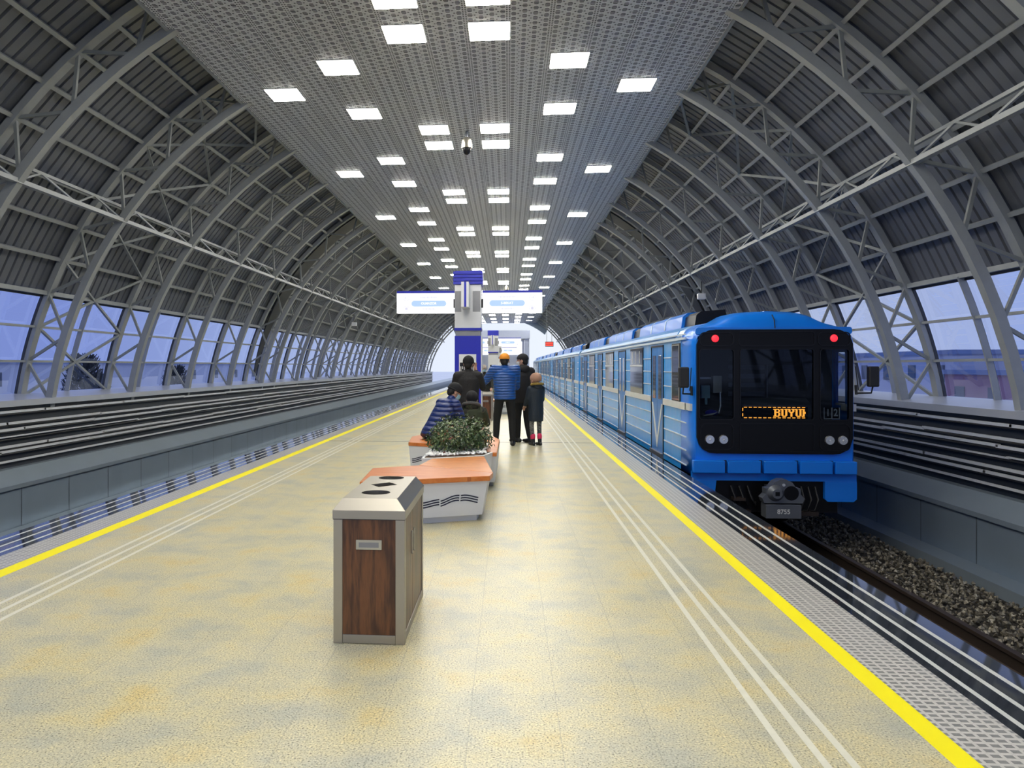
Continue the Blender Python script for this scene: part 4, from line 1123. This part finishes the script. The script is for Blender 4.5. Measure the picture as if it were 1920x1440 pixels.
def person(label, loc, rz, h, pose, cfg, group=None):
    t = thing('person', label, 'person', loc, rz, group); k = h / 1.75
    P = {a: Vector(b) * k for a, b in {**STAND, **pose}.items() if isinstance(b, tuple)}
    hy, hp = pose.get('head_yaw', 0), pose.get('head_pitch', 0)
    HR = (Matrix.Rotation(R(hy), 3, 'Z') @ Matrix.Rotation(R(hp), 3, 'X'))
    if 'lean' in pose: HR = HR
    hc = P['head']; sp = P['neck'] - P['pel']; rt = (P['shR'] - P['shL']).normalized(); hipr = (P['hipR'] - P['hipL']).normalized()
    def lean(u):
        c = P['pel'] + sp * u; r_ = (hipr * (1 - u) + rt * u).normalized(); fw = sp.normalized().cross(r_).normalized() * -1
        if fw.dot(r_.cross(V(0, 0, 1)) * -1) < 0: fw = -fw
        return c, fw, r_
    b = MB(); q = .85
    # head
    hk = k * cfg.get('hs', 1.1); HP = lambda x, y, z: hc + HR @ (V(x, y, z) * hk)

    b.ellipsoid(HP(0, -.008, .025), (.076 * hk, .096 * hk, .088 * hk), HR); b.ellipsoid(HP(0, .018, -.035), (.060 * hk, .070 * hk, .075 * hk), HR)
    b.cap(HP(0, .085, .01), HP(0, .100, -.022), .011 * hk, .015 * hk, 8); b.cap(HP(-.02, .078, -.058), HP(.02, .078, -.058), .010 * hk, .010 * hk, 8)
    b.cap(HP(-.03, .076, .028), HP(.03, .076, .028), .010 * hk, .010 * hk, 8); b.ellipsoid(HP(0, .062, -.085), (.024 * hk,) * 3)
    for s in (-1, 1): b.ellipsoid(HP(s * .078, -.005, -.008), (.011 * hk, .022 * hk, .033 * hk), HR, 8, 6)
    b.cap(P['neck'] - V(0, 0, .03) * k, HP(0, -.02, -.05), .056 * k, .052 * k)
    torso_rings(b, [(-.12, .09 * k, .07 * k, 0), (0, .145 * k, .10 * k, 0), (.3, .125 * k, .09 * k, 0), (.65, .15 * k, .10 * k, 0), (.85, .14 * k, .085 * k, 0), (.97, .07 * k, .06 * k, 0)], lean)
    for s in 'LR':
        b.cap(P['neck'] - sp * .10, P['sh' + s], .055 * k, .048 * k)
        b.cap(P['sh' + s], P['el' + s], .045 * k, .036 * k); b.cap(P['el' + s], P['wr' + s], .036 * k, .024 * k)
        hd = P.get('hd' + s, None); d = Vector(pose['hd' + s]) if 'hd' + s in pose else (P['wr' + s] - P['el' + s])
        hand(b, P['wr' + s], d, -1 if s == 'R' else 1, pose.get('curl' + s, .5), k, pose.get('point' + s, False))
        b.cap(P['hip' + s], P['knee' + s], .075 * k, .050 * k); b.cap(P['knee' + s], P['ank' + s], .048 * k, .034 * k)
        fd = Vector(pose.get('foot' + s, (0, 1, 0))).normalized(); b.cap(P['ank' + s] - V(0, 0, .045) * k, P['ank' + s] + fd * .14 * k - V(0, 0, .055) * k, .032 * k, .024 * k)
    remesh(b, .0085, 'body', 'skin', t, 2)
    # eyes
    e = MB()
    for s in (-1, 1): e.ellipsoid(HP(s * .030, .083, .012), (.011 * hk, .006 * hk, .006 * hk), HR, 8, 6)
    e.build('eyes', 'hair', t)
    # trousers
    if 'legs' in cfg:
        b = MB(); lt_ = cfg.get('legfat', 1)
        torso_rings(b, [(-.16, .09 * k, .09 * k, 0), (-.06, .165 * k, .125 * k, 0), (.06, .165 * k, .12 * k, 0), (.12, .15 * k, .11 * k, 0)], lean)
        for s in 'LR':
            mid = (P['knee' + s] + P['ank' + s]) / 2
            b.cap(P['hip' + s], P['knee' + s], .098 * k * lt_, .072 * k * lt_); b.cap(P['knee' + s], mid, .072 * k * lt_, .066 * k * lt_)
            b.cap(mid, P['ank' + s] + (V(0, 0, cfg.get('cuff', .03)) * k), .066 * k * lt_, .055 * k * lt_)
        remesh(b, .014, 'trousers', cfg['legs'], t, 3)
    # jacket
    b = MB(); f = cfg.get('fat', 1.0); hem = cfg.get('hem', -.12)
    rw = [(hem, .175 * f * k, .135 * f * k, 0), (hem * .4, .185 * f * k, .145 * f * k, 0), (.2, .18 * f * k, .14 * f * k, 0), (.5, .19 * f * k, .14 * f * k, 0), (.75, .20 * f * k, .135 * f * k, 0), (.90, .155 * f * k, .105 * f * k, 0), (1.0, .075 * k, .075 * k, 0)]
    torso_rings(b, rw, lean)
    for s in 'LR':
        b.cap(P['neck'] - sp * .09, P['sh' + s], .085 * k, .078 * f * k)
        b.cap(P['sh' + s], P['el' + s], .080 * f * k, .062 * f * k); b.cap(P['el' + s], P['wr' + s] + (P['el' + s] - P['wr' + s]).normalized() * .01, .062 * f * k, .045 * f * k)
    b.cap(P['neck'] - sp * .04, P['neck'] + (hc - P['neck']) * .18, .075 * k, .070 * k)
    remesh(b, .014, 'jacket', cfg['top'], t, 2)
    if cfg.get('hood'):
        b = MB(); c, fw, r_ = lean(.98); b.ellipsoid(c - fw * .085 * k + V(0, 0, .0), (.125 * k, .075 * k, .09 * k)); remesh(b, .014, 'hood', cfg['hood'], t, 2)
        if cfg.get('trim_'):
            b = MB(); pts = [c + r_ * .155 * k * math.cos(a) - fw * (.05 + .10 * math.sin(a)) * k + V(0, 0, .035 + .02 * math.sin(a) ) * k for a in [R(-25 + 23 * i) for i in range(11)]]
            b.tube(pts, [.02 * k] + [.034 * k] * 9 + [.02 * k], 8); fo_ = remesh(b, .012, 'fur_trim', cfg['trim_'], t, 1)
    # shoes
    b = MB()
    for s in 'LR':
        a = P['ank' + s]; fd = Vector(pose.get('foot' + s, (0, 1, 0))).normalized(); bt_ = cfg.get('boot', 0)
        z0 = a.z - .09 * k + .042 * k
        hl = V(a.x, a.y, z0) - fd * .05 * k; toe = V(a.x, a.y, z0 - .006 * k) + fd * .155 * k
        b.cap(hl, hl + fd * .11 * k, .043 * k, .045 * k); b.cap(hl + fd * .08 * k, toe, .045 * k, .034 * k); b.cap(hl + fd * .03 * k, V(a.x, a.y, a.z + (.03 + bt_) * k), .046 * k, (.042 if not bt_ else .055) * k)
        b.box(a.x - .03 * k, a.x + .03 * k, hl.y - .02, hl.y + .02, a.z - .09 * k, a.z - .05 * k)
    remesh(b, .010, 'shoes', cfg.get('shoe', 'boot'), t, 2)
    if cfg.get('sock'):
        b = MB()
        for s in 'LR': a = P['ank' + s]; b.cap(a + V(0, 0, .10) * k, a + V(0, 0, .16) * k, .062 * k, .062 * k)
        remesh(b, .012, 'socks', cfg['sock'], t, 1)
    # headgear and hair
    hat = cfg.get('hat')
    b = MB(); b.ellipsoid(HP(0, -.02, .03), (.083 * hk, .097 * hk, .088 * hk), HR); b.ellipsoid(HP(0, -.055, -.015), (.070 * hk, .058 * hk, .075 * hk), HR)
    if cfg.get('hair', True): remesh(b, .010, 'hair', 'hair', t, 1)
    if hat:
        b = MB(); rg = []
        ph0 = cfg.get('hatdrop', 100)
        for j in range(9):
            ph = R(4 + (ph0 - 4) * j / 8); rr = math.sin(ph); zz = math.cos(ph)
            rg.append([HP(.093 * rr * math.cos(2 * PI * i / 20), -.012 + .112 * rr * math.sin(2 * PI * i / 20), .04 + .098 * zz) for i in range(20)])
        b.rings(rg)
        if cfg.get('brim'):
            bd = Vector((0, 1, 0)); pts_ = [HP(.07 * math.cos(a), .07 + .085 * max(0, math.sin(a)), .045 - .01 * math.sin(a)) for a in [PI * i / 8 for i in range(9)]]
            b.add([p + V(0, 0, .004) for p in pts_] + [p - V(0, 0, .004) for p in pts_], [tuple(range(9)), tuple(reversed(range(9, 18)))] + [(i, i + 1, 10 + i, 9 + i) for i in range(8)])
        if cfg.get('cuffed'):
            for i in range(20):
                a0, a1 = 2 * PI * i / 20, 2 * PI * (i + 1) / 20
                b.cap(HP(.088 * math.cos(a0), -.012 + .107 * math.sin(a0), .02), HP(.088 * math.cos(a1), -.012 + .107 * math.sin(a1), .02), .013 * k, .013 * k, 6)
        o = b.build('hat', hat, t)
        for p in o.data.polygons: p.use_smooth = True
    if cfg.get('mask'):
        b = MB(); rg = []
        for j in range(7):
            zz = -.012 - .080 * j / 6; w_ = [R(18 + 16 * i) for i in range(10)]
            bulge = 1 + .16 * math.sin(PI * j / 6)
            rg.append([HP(.074 * math.cos(a) * (1 - .03 * j), .018 + .082 * math.sin(a) * bulge - .002 * j, zz) for a in w_])
        vs = [p for r in rg for p in r]; fs = [(j * 10 + i, j * 10 + i + 1, (j + 1) * 10 + i + 1, (j + 1) * 10 + i) for j in range(6) for i in range(9)]
        b.add(vs, fs, True); b.tube([HP(.072, .04, -.02), HP(.082, -.005, .0)], .003, 5); b.tube([HP(-.072, .04, -.02), HP(-.082, -.005, .0)], .003, 5)
        o = b.build('face_mask', cfg['mask'], t); md = o.modifiers.new('s', 'SOLIDIFY'); md.thickness = .006
    return t

# man in bright blue jacket, orange cap, back to us, arms reaching out to the left
person('man in bright blue quilted jacket and orange cap, seen from behind, pointing left', (-.07, 15.35, 0), R(6), 1.84,
       dict(ankL=(-.17, .0, .09), ankR=(.15, -.02, .09), kneeL=(-.15, .04, .50), kneeR=(.14, .03, .50), hipL=(-.10, 0, .92), hipR=(.10, 0, .92),
            shL=(-.205, .0, 1.465), shR=(.215, .0, 1.465), elL=(-.36, .12, 1.24), wrL=(-.50, .30, 1.12), elR=(.24, .12, 1.13), wrR=(-.02, .28, 1.08),
            hdR=(-.9, .2, -.15), curlL=.3, curlR=.5, pointR=True, footL=(-.25, 1, 0), footR=(.3, 1, 0), head_yaw=-8, head=(.0, .04, 1.63)),
       dict(top='puffer_blue', legs='trousers_black', hat='orange_cloth', brim=True, hatdrop=95, shoe='boot', fat=1.16, hem=-.10, hair=True))
# man in black beanie beside him, head turned left
person('man in black beanie, black jacket and white mask, standing behind the child, head turned left', (.30, 16.0, 0), R(25), 1.83,
       dict(ankL=(-.08, .06, .09), ankR=(.12, -.08, .09), kneeL=(-.08, .06, .50), elL=(-.22, .10, 1.14), wrL=(-.08, .28, 1.10), elR=(.24, .08, 1.15), wrR=(.10, .30, 1.18), head_yaw=55, footL=(-.6, .8, 0), footR=(-.4, .9, 0)),
       dict(top='black_cloth', legs='trousers_black', hat='black_wool', hatdrop=98, mask='mask_white', hood='black_cloth', fat=1.1, hem=-.25, hair=True))
person('child in beige knit hat and long dark coat with tan fur hood trim', (.56, 15.42, 0), R(28), 1.43,
       dict(ankL=(-.09, .0, .09), ankR=(.09, -.02, .09), shL=(-.16, 0, 1.40), shR=(.16, 0, 1.40), elL=(-.21, .05, 1.17), wrL=(-.22, .16, 1.0), elR=(.20, .05, 1.14), wrR=(.18, .18, .95), head=(0, .03, 1.61), head_yaw=18),
       dict(hs=1.42, top='child_coat', legs='leggings', legfat=.85, hat='beige_knit', hatdrop=125, hood='child_coat', trim_='tan_fur', fat=1.08, hem=-.62, sock='pink_knit', boot=.08, hair=False))
person('man in plain black jacket seen from behind before the blue pillar, hand at ear', (-.72, 13.75, 0), R(0), 1.76,
       dict(elL=(-.27, .08, 1.18), wrL=(-.16, .30, 1.25), elR=(.26, .10, 1.20), wrR=(.13, .12, 1.50), shL=(-.20, 0, 1.42), shR=(.18, 0, 1.42), hdR=(-.15, .1, 1), head_yaw=-10),
       dict(top='black_cloth', legs='navy_cloth', hat='black_wool', hatdrop=112, fat=1.04, hem=-.10, hair=True))
SEAT = dict(ankL=(-.12, .42, .09), ankR=(.12, .42, .09), kneeL=(-.12, .42, .50), kneeR=(.12, .42, .50), hipL=(-.09, 0, .57), hipR=(.09, 0, .57), pel=(0, -.02, .60))
person('seated man in navy quilted jacket, dark cap and blue mask, leaning forward by the bush', (-1.13, 11.62, 0), R(-52), 1.72,
       dict(SEAT, neck=(0, .30, 1.09), head=(0, .38, 1.22), shL=(-.20, .25, 1.03), shR=(.20, .25, 1.03), elL=(-.24, .36, .78), elR=(.24, .36, .76), wrL=(-.08, .52, .68), wrR=(.08, .52, .66), head_pitch=-28, head_yaw=-18),
       dict(top='puffer_navy', legs='trousers_black', hat='black_wool', cuffed=True, mask='mask_blue', fat=1.16, hem=-.22))
person('person in black hat and camouflage jacket with grey fur hood, sitting low behind the bush', (-.60, 12.25, 0), R(-4), 1.55,
       dict({a: b for a, b in SEAT.items()}, neck=(0, .10, 1.05), head=(-.0, .15, 1.19), shL=(-.20, .08, .98), shR=(.20, .08, .98), elL=(-.27, .16, .76), elR=(.27, .16, .76), wrL=(-.12, .36, .72), wrR=(.12, .36, .72),
            hipL=(-.09, 0, .64), hipR=(.09, 0, .64), pel=(0, -.02, .66), kneeL=(-.12, .42, .55), kneeR=(.12, .42, .55)),
       dict(top='camo_coat', legs='camo_dark', hat='black_wool', hatdrop=120, hood='camo_coat', hs=1.25, trim_='grey_fur', fat=1.15, hem=-.12, hair=True))
person('woman far back in pale knit hat, light blue mask and dark coat, facing the camera', (-.76, 23.75, 0), R(172), 1.62,
       dict(elL=(-.30, .06, 1.18), wrL=(-.30, .22, 1.02), elR=(.26, .06, 1.15), wrR=(.12, .25, 1.0)),
       dict(top='camo_dark', legs='trousers_black', legfat=.75, hat='grey_knit', hatdrop=118, cuffed=True, mask='mask_blue', fat=1.2, hem=-.35, hair=False))

# ------------------------------------------------------------------ outdoors
struct(MB().box(-900, 900, -60, 1200, -7.2, -7.0).build('ground_outdoor', 'outdoor_ground'))
def block(x0, x1, y0, y1, z1, mat, label, face, nx, nz):
    t = thing('apartment_building', label, 'building', ((x0 + x1) / 2, (y0 + y1) / 2, -7))
    hx, hy, H = (x1 - x0) / 2, (y1 - y0) / 2, z1 + 7
    MB().box(-hx, hx, -hy, hy, 0, H).build('walls', mat, t); MB().box(-hx - .3, hx + .3, -hy - .3, hy + .3, H, H + .35).build('roof', 'shed_wall', t)
    for i in range(nx):
        for j in range(nz):
            y = -hy + (i + .5) * 2 * hy / nx; z = H - 1.6 - j * 2.7; xx = face * hx
            MB().box(xx - .06, xx + .06, y - .6, y + .6, z - .7, z + .7).build('window', 'far_window', t)
block(34, 44, 34, 62, 1.0, 'brick_wall', 'reddish low building seen through the right windows behind the train mirror', -1, 7, 2)
block(36, 46, 64, 100, 2.6, 'pale_wall', 'pale apartment block behind the train roofline through the right windows', -1, 8, 3)
block(30, 40, 16, 31, .6, 'pale_wall', 'pale flat roofed building at the far right edge through the windows', -1, 4, 2)
block(-60, -46, 10, 62, 1.25, 'shed_wall', 'long low blue grey shed seen through the left windows', 1, 8, 1)
block(-70, -50, 66, 150, 1.9, 'pale_wall', 'distant pale block through the left windows farther down', 1, 9, 2)
def tree(x, y, h, label, seed, cw=.15):
    random.seed(seed); t = thing('leafless_tree', label, 'tree', (x, y, -7)); tk = MB(); tw = MB()
    tk.tube([(0, 0, 0), (.1, 0, h * .3), (0, .1, h * .6)], [.25, .18, .1], 8); tk.build('trunk', 'bare_tree', t)
    for k in range(2200):
        a = random.random() * 2 * PI; z = h * random.uniform(.35, 1); r = h * cw * math.sqrt(max(0, 1 - ((z / h - .62) / .42) ** 2)) * random.uniform(.3, 1)
        p = V(r * math.cos(a), r * math.sin(a), z); d = V(math.cos(a) * .5, math.sin(a) * .5, random.uniform(.2, 1.2)).normalized() * random.uniform(.10, .26)
        tw.bar(p - d * .7, p + d, .04, .04)
    tw.build('twigs', 'bare_tree', t)
tree(-25, 43.0, 9.2, 'dark bare tree outside the left windows, rounded crown', 4)
tree(-28, 62, 8.6, 'second dark bare tree outside the left windows, farther along', 8)
tree(-29.5, 52, 8.0, 'smaller bare tree beside the rounded one outside the left windows', 12)
